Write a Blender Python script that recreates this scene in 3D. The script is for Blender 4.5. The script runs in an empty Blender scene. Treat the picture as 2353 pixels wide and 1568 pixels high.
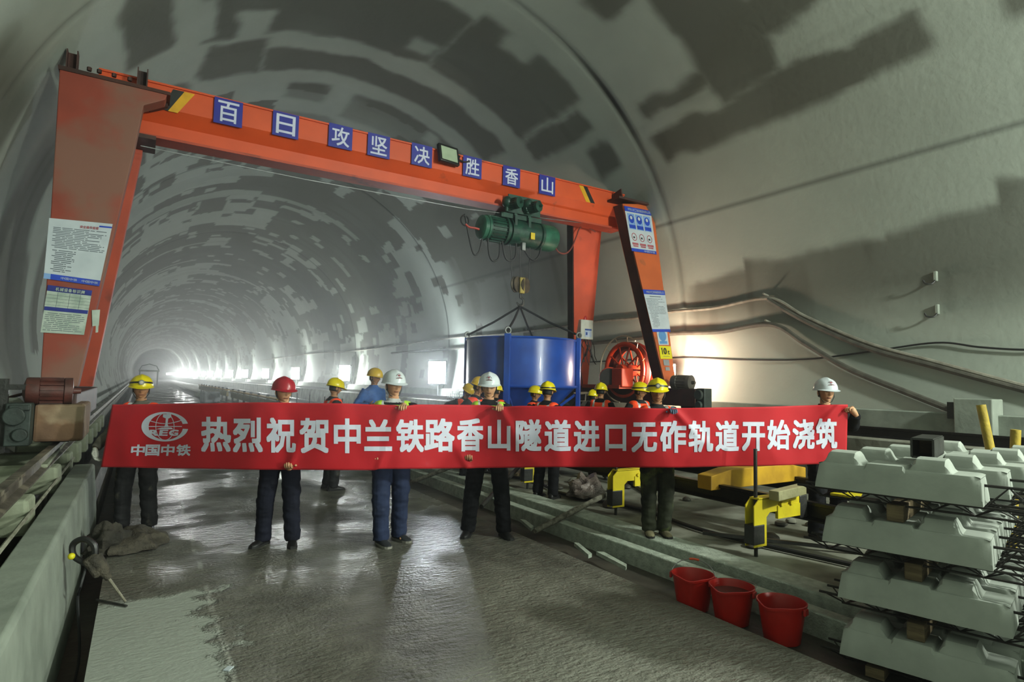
import bpy, bmesh, math, random
from mathutils import Vector as V, Matrix, noise
random.seed(7)
PI = math.pi
SC = bpy.context.scene
COL = SC.collection

# ------------------------------------------------------------------ camera
W, H, FOC = 2353, 1568, 1380.0
ROLL, PITCH, YAW, CAMZ = math.radians(1.2), math.atan(93.9/1380), math.radians(31.66), 1.68
_f = V((math.sin(YAW)*math.cos(PITCH), math.cos(YAW)*math.cos(PITCH), math.sin(PITCH)))
_r0 = V((math.cos(YAW), -math.sin(YAW), 0)); _u0 = _r0.cross(_f)
_R = _r0*math.cos(ROLL)+_u0*math.sin(ROLL); _U = -_r0*math.sin(ROLL)+_u0*math.cos(ROLL)
CAM = V((0, 0, CAMZ))
cd = bpy.data.cameras.new('camera'); cam = bpy.data.objects.new('camera', cd); COL.objects.link(cam)
cd.sensor_fit = 'HORIZONTAL'; cd.sensor_width = 36; cd.lens = 36*FOC/W; cd.clip_start = .05; cd.clip_end = 900
mw = Matrix((( _R.x, _U.x, -_f.x, 0), (_R.y, _U.y, -_f.y, 0), (_R.z, _U.z, -_f.z, CAMZ), (0, 0, 0, 1)))
cam.matrix_world = mw
SC.camera = cam

def U(px, py, x=None, y=None, z=None, d=None):
    """the point of the place seen at that spot of the photograph, on a plane x=, y=, z= or at a distance d ahead"""
    r = _f+_R*((px-W/2)/FOC)-_U*((py-H/2)/FOC)
    t = x/r.x if x is not None else y/r.y if y is not None else (z-CAMZ)/r.z if z is not None else d
    return CAM+r*t

# ------------------------------------------------------------------ world, exposure, haze in the air
SC.view_settings.view_transform = 'Standard'; SC.view_settings.look = 'None'
SC.view_settings.exposure = 0.42; SC.view_settings.gamma = 1.0; SC.view_settings.use_curve_mapping = False
wd = bpy.data.worlds.new('world'); SC.world = wd; wd.use_nodes = True
nt = wd.node_tree; nt.nodes.clear()
wo = nt.nodes.new('ShaderNodeOutputWorld'); bg = nt.nodes.new('ShaderNodeBackground')
bg.inputs[0].default_value = (.5, .55, .5, 1); bg.inputs[1].default_value = .01
nt.links.new(bg.outputs[0], wo.inputs[0])
HAZE = .0062
vs = nt.nodes.new('ShaderNodeVolumeScatter'); vs.inputs['Color'].default_value = (.95, 1, .98, 1)
vs.inputs['Density'].default_value = HAZE; vs.inputs['Anisotropy'].default_value = .78
nt.links.new(vs.outputs[0], wo.inputs['Volume'])
cy = SC.cycles
cy.max_bounces = 5; cy.diffuse_bounces = 2; cy.glossy_bounces = 2; cy.transmission_bounces = 2; cy.volume_bounces = 0
cy.sample_clamp_indirect = 4; cy.caustics_reflective = False; cy.caustics_refractive = False
cy.use_denoising = True

# lamps along the right-hand wall: (Y, power, colour); their housings are built with floodlight() below
WARM, WHITE, COOL = (1, .80, .60), (.92, 1, .88), (.86, .95, 1)
PALE = (.93, 1, .96)
LAMPS = [(-15.6, 5200, WHITE), (-3.2, 2500, WHITE), (9.0, 280, WARM), (21.6, 480, COOL), (34.1, 400, PALE), (46.8, 420, PALE),
         (59.3, 430, PALE), (72.0, 450, PALE), (84.5, 480, PALE), (97, 520, PALE), (109.5, 560, PALE), (122, 650, PALE), (134.5, 0, PALE), (147, 1500, PALE), (172, 2200, PALE), (200, 4000, PALE)]
LAMPS += [(159.5+12.5*k, 0, PALE) for k in (0, 2, 4, 5, 6, 7, 8, 9, 10, 11)]

# ------------------------------------------------------------------ helpers
def lin(h):
    if not isinstance(h, str): return tuple(h)
    h = h.lstrip('#'); o = []
    for i in (0, 2, 4):
        c = int(h[i:i+2], 16)/255; o.append(c/12.92 if c <= .04045 else ((c+.055)/1.055)**2.4)
    return tuple(o)
MATS = {}
def M(name, c1, c2=None, rough=.6, scale=6, bump=.1, metal=0, spec=.5, bscale=None, dirt=None, coat=0, emit=None, stretch=None):
    """material: two colours mixed by noise, optional dirt colour in patches, noise bump"""
    if name in MATS: return MATS[name]
    m = bpy.data.materials.new(name); m.use_nodes = True; t = m.node_tree; n = t.nodes; b = n['Principled BSDF']
    MATS[name] = m
    c1 = lin(c1); c2 = lin(c2) if c2 else tuple(c*.72 for c in c1)
    tc = n.new('ShaderNodeTexCoord'); co = tc.outputs['Object']
    if stretch:
        mp = n.new('ShaderNodeMapping'); mp.inputs['Scale'].default_value = stretch; t.links.new(co, mp.inputs[0]); co = mp.outputs[0]
    nz = n.new('ShaderNodeTexNoise'); nz.inputs['Scale'].default_value = scale; nz.inputs['Detail'].default_value = 5
    t.links.new(co, nz.inputs['Vector'])
    rp = n.new('ShaderNodeMapRange'); rp.inputs[1].default_value = .35; rp.inputs[2].default_value = .65; t.links.new(nz.outputs[0], rp.inputs[0])
    mx = n.new('ShaderNodeMix'); mx.data_type = 'RGBA'; mx.inputs[6].default_value = c1+(1,); mx.inputs[7].default_value = c2+(1,)
    t.links.new(rp.outputs[0], mx.inputs[0]); out = mx.outputs[2]
    if dirt:
        n2 = n.new('ShaderNodeTexNoise'); n2.inputs['Scale'].default_value = dirt[1]; n2.inputs['Detail'].default_value = 6; t.links.new(co, n2.inputs['Vector'])
        r2 = n.new('ShaderNodeMapRange'); r2.inputs[1].default_value = dirt[2]; r2.inputs[2].default_value = dirt[2]+.12; t.links.new(n2.outputs[0], r2.inputs[0])
        m2 = n.new('ShaderNodeMix'); m2.data_type = 'RGBA'; m2.inputs[7].default_value = lin(dirt[0])+(1,)
        t.links.new(r2.outputs[0], m2.inputs[0]); t.links.new(out, m2.inputs[6]); out = m2.outputs[2]
    t.links.new(out, b.inputs['Base Color'])
    b.inputs['Roughness'].default_value = rough; b.inputs['Metallic'].default_value = metal
    b.inputs['Specular IOR Level'].default_value = spec; b.inputs['Coat Weight'].default_value = coat
    if emit:
        b.inputs['Emission Color'].default_value = lin(emit[0])+(1,); b.inputs['Emission Strength'].default_value = emit[1]
    if bump:
        nb = n.new('ShaderNodeTexNoise'); nb.inputs['Scale'].default_value = bscale or scale*4; nb.inputs['Detail'].default_value = 4; t.links.new(co, nb.inputs['Vector'])
        bm = n.new('ShaderNodeBump'); bm.inputs['Strength'].default_value = bump; bm.inputs['Distance'].default_value = .02
        t.links.new(nb.outputs[0], bm.inputs['Height']); t.links.new(bm.outputs[0], b.inputs['Normal'])
    return m

WORLDROOT = {}
def thing(name, label, cat, loc=(0, 0, 0), rz=0, group=None, world=False):
    o = bpy.data.objects.new(name, None); COL.objects.link(o); o.empty_display_size = .2
    o.location = loc; o.rotation_euler = (0, 0, rz); o['label'] = label; o['category'] = cat
    if group: o['group'] = group
    if world: WORLDROOT[o] = V(loc)
    return o
def tag(o, label, cat, group=None, kind=None):
    o['label'] = label; o['category'] = cat
    if group: o['group'] = group
    if kind: o['kind'] = kind
    return o

class MB:
    def __init__(s): s.v = []; s.f = []; s.mi = []; s.cur = 0
    def add(s, vs, fs):
        k = len(s.v); s.v += [V(v) for v in vs]; s.f += [tuple(i+k for i in f) for f in fs]; s.mi += [s.cur]*len(fs); return s
    def hexa(s, p):   # bottom 4 (ccw) then top 4
        return s.add(p, [(0, 3, 2, 1), (4, 5, 6, 7), (0, 1, 5, 4), (1, 2, 6, 5), (2, 3, 7, 6), (3, 0, 4, 7)])
    def box(s, c, sz, rot=None):
        c = V(c); x, y, z = sz[0]/2, sz[1]/2, sz[2]/2
        p = [V(q) for q in ((-x, -y, -z), (x, -y, -z), (x, y, -z), (-x, y, -z), (-x, -y, z), (x, -y, z), (x, y, z), (-x, y, z))]
        if rot is not None: p = [rot @ q for q in p]
        return s.hexa([c+q for q in p])
    def span(s, a, b):
        return s.box([(a[i]+b[i])/2 for i in range(3)], [abs(b[i]-a[i]) for i in range(3)])
    def bar(s, a, b, w, h, up=(0, 0, 1)):
        a, b = V(a), V(b); d = (b-a).normalized(); up = V(up)
        sd = d.cross(up)
        if sd.length < 1e-4: sd = d.cross(V((1, 0, 0)))
        sd.normalize(); u = sd.cross(d)
        q = [-sd*w/2-u*h/2, sd*w/2-u*h/2, sd*w/2+u*h/2, -sd*w/2+u*h/2]
        return s.hexa([a+i for i in q]+[b+i for i in q])
    def tube(s, pts, r, n=8, cap=True, flat=None):
        pts = [V(p) for p in pts]; m = len(pts)
        rs = r if isinstance(r, (list, tuple)) else [r]*m
        t0 = (pts[1]-pts[0]).normalized(); ref = V((0, 0, 1)) if abs(t0.z) < .9 else V((1, 0, 0))
        a = (ref-t0*ref.dot(t0)).normalized(); vs = []
        for i, p in enumerate(pts):
            t = ((pts[i+1]-p) if i == 0 else (p-pts[i-1]) if i == m-1 else (pts[i+1]-pts[i-1])).normalized()
            a = (a-t*a.dot(t)).normalized(); b = t.cross(a)
            rr = rs[i]; ra, rb = rr if isinstance(rr, (tuple, list)) else (rr, rr)
            for k in range(n):
                an = 2*PI*k/n; vs.append(p+a*math.cos(an)*ra+b*math.sin(an)*rb)
        fs = [(i*n+k, i*n+(k+1) % n, (i+1)*n+(k+1) % n, (i+1)*n+k) for i in range(m-1) for k in range(n)]
        if cap: fs += [tuple(range(n-1, -1, -1)), tuple(range((m-1)*n, m*n))]
        return s.add(vs, fs)
    def cyl(s, a, b, r, r2=None, n=16, cap=True): return s.tube([a, b], [r, r if r2 is None else r2], n, cap)
    def rings(s, rings, cap=True, close=False):
        n = len(rings[0]); m = len(rings); vs = [p for r in rings for p in r]
        fs = [(i*n+k, i*n+(k+1) % n, ((i+1) % m)*n+(k+1) % n, ((i+1) % m)*n+k) for i in range(m if close else m-1) for k in range(n)]
        if cap and not close: fs += [tuple(range(n-1, -1, -1)), tuple(range((m-1)*n, m*n))]
        return s.add(vs, fs)
    def lathe(s, prof, o=(0, 0, 0), rot=None, n=24, cap=True, sx=1, sy=1):
        o = V(o); rg = []
        for r, z in prof:
            ring = [V((r*sx*math.cos(2*PI*k/n), r*sy*math.sin(2*PI*k/n), z)) for k in range(n)]
            rg.append([o+(rot @ p if rot is not None else p) for p in ring])
        return s.rings(rg, cap)
    def torus(s, c, R, r, rot=None, n=32, m=8, a0=0, a1=2*PI):
        full = abs(a1-a0-2*PI) < 1e-6; pts = []
        rg = []; N = n if full else n+1
        for i in range(N):
            a = a0+(a1-a0)*i/n; ring = []
            for k in range(m):
                b = 2*PI*k/m; p = V(((R+r*math.cos(b))*math.cos(a), (R+r*math.cos(b))*math.sin(a), r*math.sin(b)))
                ring.append(V(c)+(rot @ p if rot is not None else p))
            rg.append(ring)
        return s.rings(rg, True, full)
    def prism(s, poly, ext):
        n = len(poly); e = V(ext); p = [V(q) for q in poly]
        return s.add(p+[q+e for q in p], [tuple(range(n-1, -1, -1)), tuple(range(n, 2*n))]+[(k, (k+1) % n, n+(k+1) % n, n+k) for k in range(n)])
    def ell(s, c, r, rot=None, n=16, m=10):
        rg = []; c = V(c)
        for i in range(1, m):
            t = PI*i/m
            ring = [V((r[0]*math.sin(t)*math.cos(2*PI*k/n), r[1]*math.sin(t)*math.sin(2*PI*k/n), -r[2]*math.cos(t))) for k in range(n)]
            rg.append([c+(rot @ p if rot is not None else p) for p in ring])
        k0 = len(s.v); s.rings(rg, False)
        e = V((0, 0, r[2])); e = rot @ e if rot is not None else e
        s.v += [c-e, c+e]; a, b = len(s.v)-2, len(s.v)-1
        for k in range(n):
            s.f.append((a, k0+(k+1) % n, k0+k)); s.mi.append(s.cur)
            q = k0+(m-2)*n; s.f.append((b, q+k, q+(k+1) % n)); s.mi.append(s.cur)
        return s
    def merge(s, o):
        k = len(s.v); s.v += o.v; s.f += [tuple(i+k for i in f) for f in o.f]; s.mi += o.mi; return s
    def mesh(s, name, mats, off=V((0, 0, 0)), smooth=True, ang=40, recalc=True):
        me = bpy.data.meshes.new(name); me.from_pydata([tuple(v-off) for v in s.v], [], s.f)
        for m in (mats if isinstance(mats, (list, tuple)) else [mats]): me.materials.append(m)
        me.polygons.foreach_set('material_index', s.mi)
        if recalc:
            b = bmesh.new(); b.from_mesh(me); bmesh.ops.recalc_face_normals(b, faces=b.faces); b.to_mesh(me); b.free()
        if smooth:
            me.polygons.foreach_set('use_smooth', [True]*len(me.polygons)); me.set_sharp_from_angle(angle=math.radians(ang))
        return me
    def build(s, name, mats, parent=None, smooth=True, ang=40, bev=0, label=None, kind=None, recalc=True):
        off = V((0, 0, 0)); top = parent
        while top is not None and top.parent is not None: top = top.parent
        if top is not None and top in WORLDROOT: off = WORLDROOT[top]
        if parent is None:
            lo = [min(v[i] for v in s.v) for i in range(3)]; hi = [max(v[i] for v in s.v) for i in range(3)]
            off = V(((lo[0]+hi[0])/2, (lo[1]+hi[1])/2, lo[2]))
        o = bpy.data.objects.new(name, s.mesh(name, mats, off, smooth, ang, recalc)); COL.objects.link(o)
        if parent is None: o.location = off
        else: o.parent = parent
        if bev:
            md = o.modifiers.new('bevel', 'BEVEL'); md.width = bev; md.segments = 2; md.limit_method = 'ANGLE'; md.angle_limit = math.radians(35)
        if label: o['label'] = label
        if kind: o['kind'] = kind
        return o

def kids(o): return [c for c in bpy.data.objects if c.parent is o]
def copy_tree(o, parent=None):
    c = o.copy(); COL.objects.link(c)
    if parent is not None: c.parent = parent
    for ch in list(o.children): copy_tree(ch, c)
    return c
def dup(root, loc, rz, label, group=None):
    c = copy_tree(root); c.location = loc; c.rotation_euler = (0, 0, rz); c['label'] = label
    if group: c['group'] = group
    return c
def cat(pts, k=8):
    """smooth curve through points"""
    pts = [V(p) for p in pts]; out = []
    for i in range(len(pts)-1):
        p0, p1, p2, p3 = pts[max(i-1, 0)], pts[i], pts[i+1], pts[min(i+2, len(pts)-1)]
        for j in range(k):
            t = j/k; out.append(.5*((2*p1)+(p2-p0)*t+(2*p0-5*p1+4*p2-p3)*t*t+(3*p1-p0-3*p2+p3)*t**3))
    return out+[pts[-1]]
def rotz(a): return Matrix.Rotation(a, 3, 'Z')
def rotx(a): return Matrix.Rotation(a, 3, 'X')
def roty(a): return Matrix.Rotation(a, 3, 'Y')
AXX = roty(PI/2)    # turns a z-axis lathe to lie along x

# lettering: every character becomes a flat outline scaled into its own box
GL = {}
TMPS = bpy.data.scenes.new('workbench')     # a scratch scene for evaluating text and modifiers, removed at the end
def scratch_graph():
    with bpy.context.temp_override(scene=TMPS, view_layer=TMPS.view_layers[0]):
        dg = bpy.context.evaluated_depsgraph_get(); dg.update(); return dg
def text_mesh(txt, bold, res):
    cu = bpy.data.curves.new('glyph', 'FONT'); cu.body = txt; cu.size = 1; cu.offset = bold; cu.resolution_u = res; cu.dimensions = '2D'; cu.fill_mode = 'FRONT'
    ob = bpy.data.objects.new('glyph', cu); TMPS.collection.objects.link(ob); dg = scratch_graph()
    me = bpy.data.meshes.new_from_object(ob.evaluated_get(dg))
    vs = [(v.co.x, v.co.y) for v in me.vertices]; fs = [tuple(p.vertices) for p in me.polygons]
    bpy.data.objects.remove(ob); bpy.data.curves.remove(cu); bpy.data.meshes.remove(me)
    return vs, fs
def glyph(ch, bold=.0):
    k = (ch, bold)
    if k in GL: return GL[k]
    vs, fs = text_mesh(ch, bold, 2)
    if vs:
        x0, x1 = min(v[0] for v in vs), max(v[0] for v in vs); y0, y1 = min(v[1] for v in vs), max(v[1] for v in vs)
    else: x0 = y0 = 0; x1 = y1 = 1
    GL[k] = (vs, fs, (x0, y0, x1, y1)); return GL[k]
def letter(mb, ch, box, fn, bold=.0, lift=V((0, -1, 0))):
    """box = (x0, y0, x1, y1) with y up, fn maps (x, y) to a point of the place; bold widens every stroke by that share"""
    vs, fs, (a, b, c, d) = glyph(ch, 0)
    if not fs: return
    x0, y0, x1, y1 = box; a -= bold; b -= bold; c += bold; d += bold
    offs = [(0, 0)]+([(bold*i_, bold*j_) for i_ in (-1, 0, 1) for j_ in (-1, 0, 1) if i_ or j_] if bold else [])
    for i, (ox, oy) in enumerate(offs):
        mb.add([fn(x0+(v[0]+ox-a)/(c-a)*(x1-x0), y0+(v[1]+oy-b)/(d-b)*(y1-y0))+lift*(i*.00009) for v in vs], fs)
# ------------------------------------------------------------------ tunnel lining
import numpy as np
TX, TZ, TR = 4.3, 3.0, 6.3
def vnoise(a, b, seed):
    """smooth value noise on numpy arrays"""
    def hsh(i, j):
        h = (i.astype(np.int64)*374761393+j.astype(np.int64)*668265263+seed*974634777) & 0x7fffffff
        h = ((h ^ (h >> 13))*1274126177) & 0x7fffffff
        return ((h ^ (h >> 16)) & 0xffff)/65535.0
    i, j = np.floor(a), np.floor(b); u, v = a-i, b-j; u = u*u*(3-2*u); v = v*v*(3-2*v)
    return (hsh(i, j)*(1-u)+hsh(i+1, j)*u)*(1-v)+(hsh(i, j+1)*(1-u)+hsh(i+1, j+1)*u)*v
def sst(x, a, b):
    t = np.clip((x-a)/(b-a), 0, 1); return t*t*(3-2*t)
def damp_map(A, Y):
    """damp patches of the lining: A angle in degrees, Y metres along the tunnel"""
    S = np.radians(A)*TR
    w1 = (vnoise(S*1.6, Y*1.6, 3)-.5)*.22+(vnoise(S*6, Y*6, 4)-.5)*.07; w2 = (vnoise(S*1.6, Y*1.6, 5)-.5)*.22+(vnoise(S*6, Y*6, 6)-.5)*.07
    Ss, Ys = S+w1, Y+w2; Aw = np.degrees(Ss/TR)
    # squarish patches further down the tunnel
    cs, cyy = np.floor(Ss/1.15), np.floor(Ys/.8)
    n = vnoise(cs*.36, cyy*.21, 11)*.62+vnoise(cs*.9, cyy*.7, 12)*.38
    bias = .17*np.exp(-((A-80)/40)**2)-.06*sst(A, 150, 172)-.16*sst(-A, -24, -4)
    d = (n+bias > .50).astype(float)
    cs2, cy2 = np.floor(Ss/.42), np.floor(Ys/.55)
    n2 = vnoise(cs2*.8, cy2*.8, 21); d = np.where(n2 > .83, 1-d, d)
    ring = vnoise(np.floor(Ys/.5)*.77, cs*.08, 31); d = np.where((ring > .78) & (A > 40) & (A < 140), 0.15, d)
    def rect(a0, a1, y0, y1, e=1.1, ey=.13, lo=None):
        k = sst(Aw, a0-(lo or e), a0+e)*(1-sst(Aw, a1-e, a1+e))*sst(Ys, y0-ey, y0+ey)*(1-sst(Ys, y1-ey, y1+ey)); return k
    near = np.zeros_like(d)
    for r in ((40, 64, 6.15, 7.5), (34, 40.5, 3.9, 9.25), (43, 46.5, 7.4, 9.2), (47, 53, 3.3, 6.3), (35, 41, 1.2, 3.1), (62, 68, 7.7, 8.55),
              (53, 79, 10.35, 13.05), (79, 126, 10.6, 13.0), (119, 140, 9.6, 10.6), (131, 140, 10.0, 12.6), (52, 112, 13.75, 14.8), (112, 124, 13.2, 14.9), (48, 88, 15.5, 17.2), (94, 104, 15.5, 16.6),
              (36.5, 43, 10.4, 11.3), (46, 52, 10.6, 13), (44, 56, 17.2, 18.6), (126, 133, 14.5, 19), (88, 110, 17.5, 19), (70, 86, -2, 4), (95, 110, 0, 5)):
        near = np.maximum(near, rect(*r))
    for r in ((40.5, 47, 3.9, 5.6), (40.2, 42.8, 7.5, 9.3), (66, 72, 10.3, 11.0), (80, 86, 12.1, 12.6), (113, 119, 12.0, 13.1), (123.5, 128, 11.2, 12.8), (84, 90, 13.2, 13.8), (64, 68, 15.6, 16.3)):
        near = near*(1-rect(*r))
    # the long band low on the right wall, soft below; streaks on the left wall
    top = np.where(Ys < 3.6, 15.6, np.where(Ys < 5.1, 12.2, np.where(Ys < 6.2, 11.2, np.where(Ys < 7.9, 11.6, 9.6))))
    band = sst(Aw, -5, 5)*(1-sst(Aw, top-1, top+1))*(1-sst(Ys, 9.2, 9.7))*.85
    near = np.maximum(near, band)
    lw = sst(A, 150, 160)*sst(vnoise(Y*.9, A*.05, 41), .5, .72)*.9; near = np.maximum(near, lw*(Y < 15))
    dk = sst(A, 2, 12)*(1-sst(A, 34, 40))*sst(Y, 13.2, 14)*(1-sst(Y, 20, 21.5))*.8
    k = sst(Ys, 15.4, 16.2); m = near*(1-k)+np.maximum(d, near*.6)*k
    m = np.maximum(m, dk)
    # vertical run-off streaks
    st = sst(vnoise(Y*4.2, A*.06, 51), .62, .85)*.35; m = np.clip(m+st*(m > .3)*.4+ (vnoise(S*.7, Y*.7, 61)-.5)*.22, 0, 1)
    return m

lm = bpy.data.materials.new('shotcrete_lining'); lm.use_nodes = True
t = lm.node_tree; n_ = t.nodes; L_ = t.links; bsdf = n_['Principled BSDF']
at = n_.new('ShaderNodeAttribute'); at.attribute_name = 'damp'
aj = n_.new('ShaderNodeAttribute'); aj.attribute_name = 'joint'
tc = n_.new('ShaderNodeTexCoord')
na = n_.new('ShaderNodeTexNoise'); na.inputs['Scale'].default_value = 1.3; na.inputs['Detail'].default_value = 7; L_.new(tc.outputs['Object'], na.inputs[0])
mA = n_.new('ShaderNodeMix'); mA.data_type = 'RGBA'; mA.inputs[6].default_value = (.375, .415, .365, 1); mA.inputs[7].default_value = (.295, .325, .285, 1); L_.new(na.outputs[0], mA.inputs[0])
mB = n_.new('ShaderNodeMix'); mB.data_type = 'RGBA'; mB.inputs[7].default_value = (.105, .108, .088, 1); L_.new(at.outputs['Fac'], mB.inputs[0]); L_.new(mA.outputs[2], mB.inputs[6])
mC = n_.new('ShaderNodeMix'); mC.data_type = 'RGBA'; mC.inputs[7].default_value = (.03, .03, .026, 1); L_.new(aj.outputs['Fac'], mC.inputs[0]); L_.new(mB.outputs[2], mC.inputs[6])
L_.new(mC.outputs[2], bsdf.inputs['Base Color'])
bsdf.inputs['Roughness'].default_value = .75; bsdf.inputs['Specular IOR Level'].default_value = .25
nb = n_.new('ShaderNodeTexNoise'); nb.inputs['Scale'].default_value = 9; nb.inputs['Detail'].default_value = 6; L_.new(tc.outputs['Object'], nb.inputs[0])
bm_ = n_.new('ShaderNodeBump'); bm_.inputs['Strength'].default_value = .18; bm_.inputs['Distance'].default_value = .03; L_.new(nb.outputs[0], bm_.inputs['Height']); L_.new(bm_.outputs[0], bsdf.inputs['Normal'])

def lining(name, a0, a1):
    na_ = max(8, int((a1-a0)*math.pi/180*TR/.075))
    aa = np.linspace(a0, a1, na_)
    ys = np.concatenate([np.arange(-24, 1, 1.0), np.arange(1, 26, .075), np.arange(26, 50, .16), np.arange(50, 90, .4), np.arange(90, 331, 2.0)])
    A, Y = np.meshgrid(aa, ys); m = damp_map(A, Y)
    ph = (Y-9.66+6.2) % 12.4-6.2
    wd_ = .04+.045*np.exp(-((A-50)/10)**2)*(np.abs(Y-9.66) < 1)
    rec = np.exp(-(ph/wd_)**2)*(Y < 75); jt = np.clip(rec*(.6+.35*(Y > 12)+.6*np.exp(-((A-50)/10)**2)*(np.abs(Y-9.66) < 1)), 0, 1)
    lj = np.exp(-((A-22.3)*TR*math.pi/180/.03)**2)*.6+np.exp(-((A-42)*TR*math.pi/180/.03)**2)*.35*(Y < 9.7); jt = np.clip(jt+lj*(Y < 22), 0, 1)
    R = TR+rec*.03
    X = TX+R*np.cos(np.radians(A)); Z = TZ+R*np.sin(np.radians(A))
    n, k = A.shape; co = np.stack([X, Y, Z], -1).reshape(-1, 3)
    idx = np.arange(n*k).reshape(n, k)
    q = np.stack([idx[:-1, :-1], idx[:-1, 1:], idx[1:, 1:], idx[1:, :-1]], -1).reshape(-1, 4)
    # outer skin of the lining so the wall has thickness
    ao = np.linspace(a0, a1, 13); Ro = TR+.5; yo = np.array([-24.0, 331.0]); oc = []
    for y in (ys[0], ys[-1]):
        for a in ao: oc.append((TX+Ro*math.cos(math.radians(a)), y, TZ+Ro*math.sin(math.radians(a))))
    base = n*k; oq = [(base+i+1, base+i, base+13+i, base+14+i) for i in range(12)]
    me = bpy.data.meshes.new(name); allv = np.concatenate([co, np.array(oc)])
    me.from_pydata(allv.tolist(), [], q.tolist()+oq)
    me.polygons.foreach_set('use_smooth', [True]*len(me.polygons))
    for nm, arr in (('damp', m), ('joint', jt)):
        a = me.attributes.new(nm, 'FLOAT', 'POINT'); a.data.foreach_set('value', np.concatenate([arr.reshape(-1), np.zeros(26)]).astype(np.float32))
    me.materials.append(lm)
    o = bpy.data.objects.new(name, me); COL.objects.link(o); o['kind'] = 'structure'; return o
lining('wall_right', -29, 52); lining('ceiling', 52, 128); lining('wall_left', 128, 209)

# ------------------------------------------------------------------ floor and kerbs
fm = bpy.data.materials.new('wet_concrete_floor'); fm.use_nodes = True
t = fm.node_tree; n_ = t.nodes; L_ = t.links; bsdf = n_['Principled BSDF']
def mk(node, **kw):
    x = n_.new(node)
    for k, v in kw.items(): setattr(x, k, v)
    return x
def math_(op, a, b=None, c=None):
    x = mk('ShaderNodeMath', operation=op)
    for i, v in enumerate((a, b, c)):
        if v is None: continue
        if isinstance(v, (int, float)): x.inputs[i].default_value = v
        else: L_.new(v, x.inputs[i])
    return x.outputs[0]
def rng(v, a, b, c=0, d=1):
    x = mk('ShaderNodeMapRange', interpolation_type='SMOOTHSTEP'); L_.new(v, x.inputs[0])
    for i, q in enumerate((a, b, c, d)): x.inputs[i+1].default_value = q
    return x.outputs[0]
def noise_(co, sc, det=5):
    x = mk('ShaderNodeTexNoise'); x.inputs['Scale'].default_value = sc; x.inputs['Detail'].default_value = det; L_.new(co, x.inputs[0]); return x.outputs[0]
def mixc(f, a, b):
    x = mk('ShaderNodeMix', data_type='RGBA')
    for i, v in ((0, f), (6, a), (7, b)):
        if isinstance(v, tuple): x.inputs[i].default_value = v+(1,)
        elif isinstance(v, (int, float)): x.inputs[i].default_value = v
        else: L_.new(v, x.inputs[i])
    return x.outputs[2]
geo = mk('ShaderNodeNewGeometry'); P_ = geo.outputs['Position']
sp = mk('ShaderNodeSeparateXYZ'); L_.new(P_, sp.inputs[0]); X_, Y_ = sp.outputs[0], sp.outputs[1]
big = noise_(P_, .9); mid = noise_(P_, 4, 6); fine = noise_(P_, 38, 4)
base = mixc(rng(big, .35, .65), (.125, .122, .10), (.07, .068, .056)); base = mixc(rng(mid, .4, .75, 0, .6), base, (.19, .185, .155))
# a dry pale area on the near left corner, with a ragged edge
ed = math_('ADD', math_('MULTIPLY', math_('SUBTRACT', mid, .5), 1.1), math_('MULTIPLY', math_('SUBTRACT', fine, .5), .25))
dry = math_('MULTIPLY', rng(math_('ADD', X_, ed), .62, .42), rng(math_('ADD', Y_, math_('MULTIPLY', ed, .35)), 5.45, 5.3))
base = mixc(dry, base, (.33, .35, .315))
# smooth grey trowelled area in the foreground middle
tr = math_('MULTIPLY', rng(math_('ADD', math_('ADD', X_, math_('MULTIPLY', Y_, -.35)), ed), .1, .6), rng(math_('ADD', Y_, ed), 3.6, 2.9)); base = mixc(math_('MULTIPLY', tr, .5), base, (.24, .24, .205))
# glint of wet grooves along the tunnel, painted as a pale line
ln = rng(math_('ABSOLUTE', math_('SUBTRACT', math_('ADD', X_, math_('MULTIPLY', math_('SUBTRACT', mid, .5), .06)), .54)), .028, .008)
ln = math_('MULTIPLY', ln, rng(noise_(P_, 2.2, 4), .40, .55)); base = mixc(math_('MULTIPLY', ln, .5), base, (.42, .42, .38))
L_.new(base, bsdf.inputs['Base Color'])
wet = math_('MULTIPLY', rng(noise_(P_, .8, 4), .40, .58), rng(Y_, 3.6, 6.2, .25, 1))
r1 = math_('SUBTRACT', .60, math_('MULTIPLY', wet, .42)); r1 = math_('ADD', r1, math_('MULTIPLY', dry, .25)); L_.new(r1, bsdf.inputs['Roughness'])
bsdf.inputs['Specular IOR Level'].default_value = .38
# float marks: a bump of ripples running across the tunnel
mp = mk('ShaderNodeMapping'); mp.inputs['Scale'].default_value = (9, 24, 9); mp.inputs['Rotation'].default_value = (0, 0, .35); L_.new(P_, mp.inputs[0])
rip = noise_(mp.outputs[0], 1.0, 4)
hh = math_('ADD', math_('MULTIPLY', rip, .8), math_('ADD', math_('MULTIPLY', fine, .45), math_('MULTIPLY', mid, .5)))
bp = mk('ShaderNodeBump'); bp.inputs['Strength'].default_value = 1.0; bp.inputs['Distance'].default_value = .03
hh = math_('MULTIPLY', hh, math_('SUBTRACT', 1.0, math_('MULTIPLY', dry, .7)))
L_.new(hh, bp.inputs['Height']); L_.new(bp.outputs[0], bsdf.inputs['Normal'])

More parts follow.
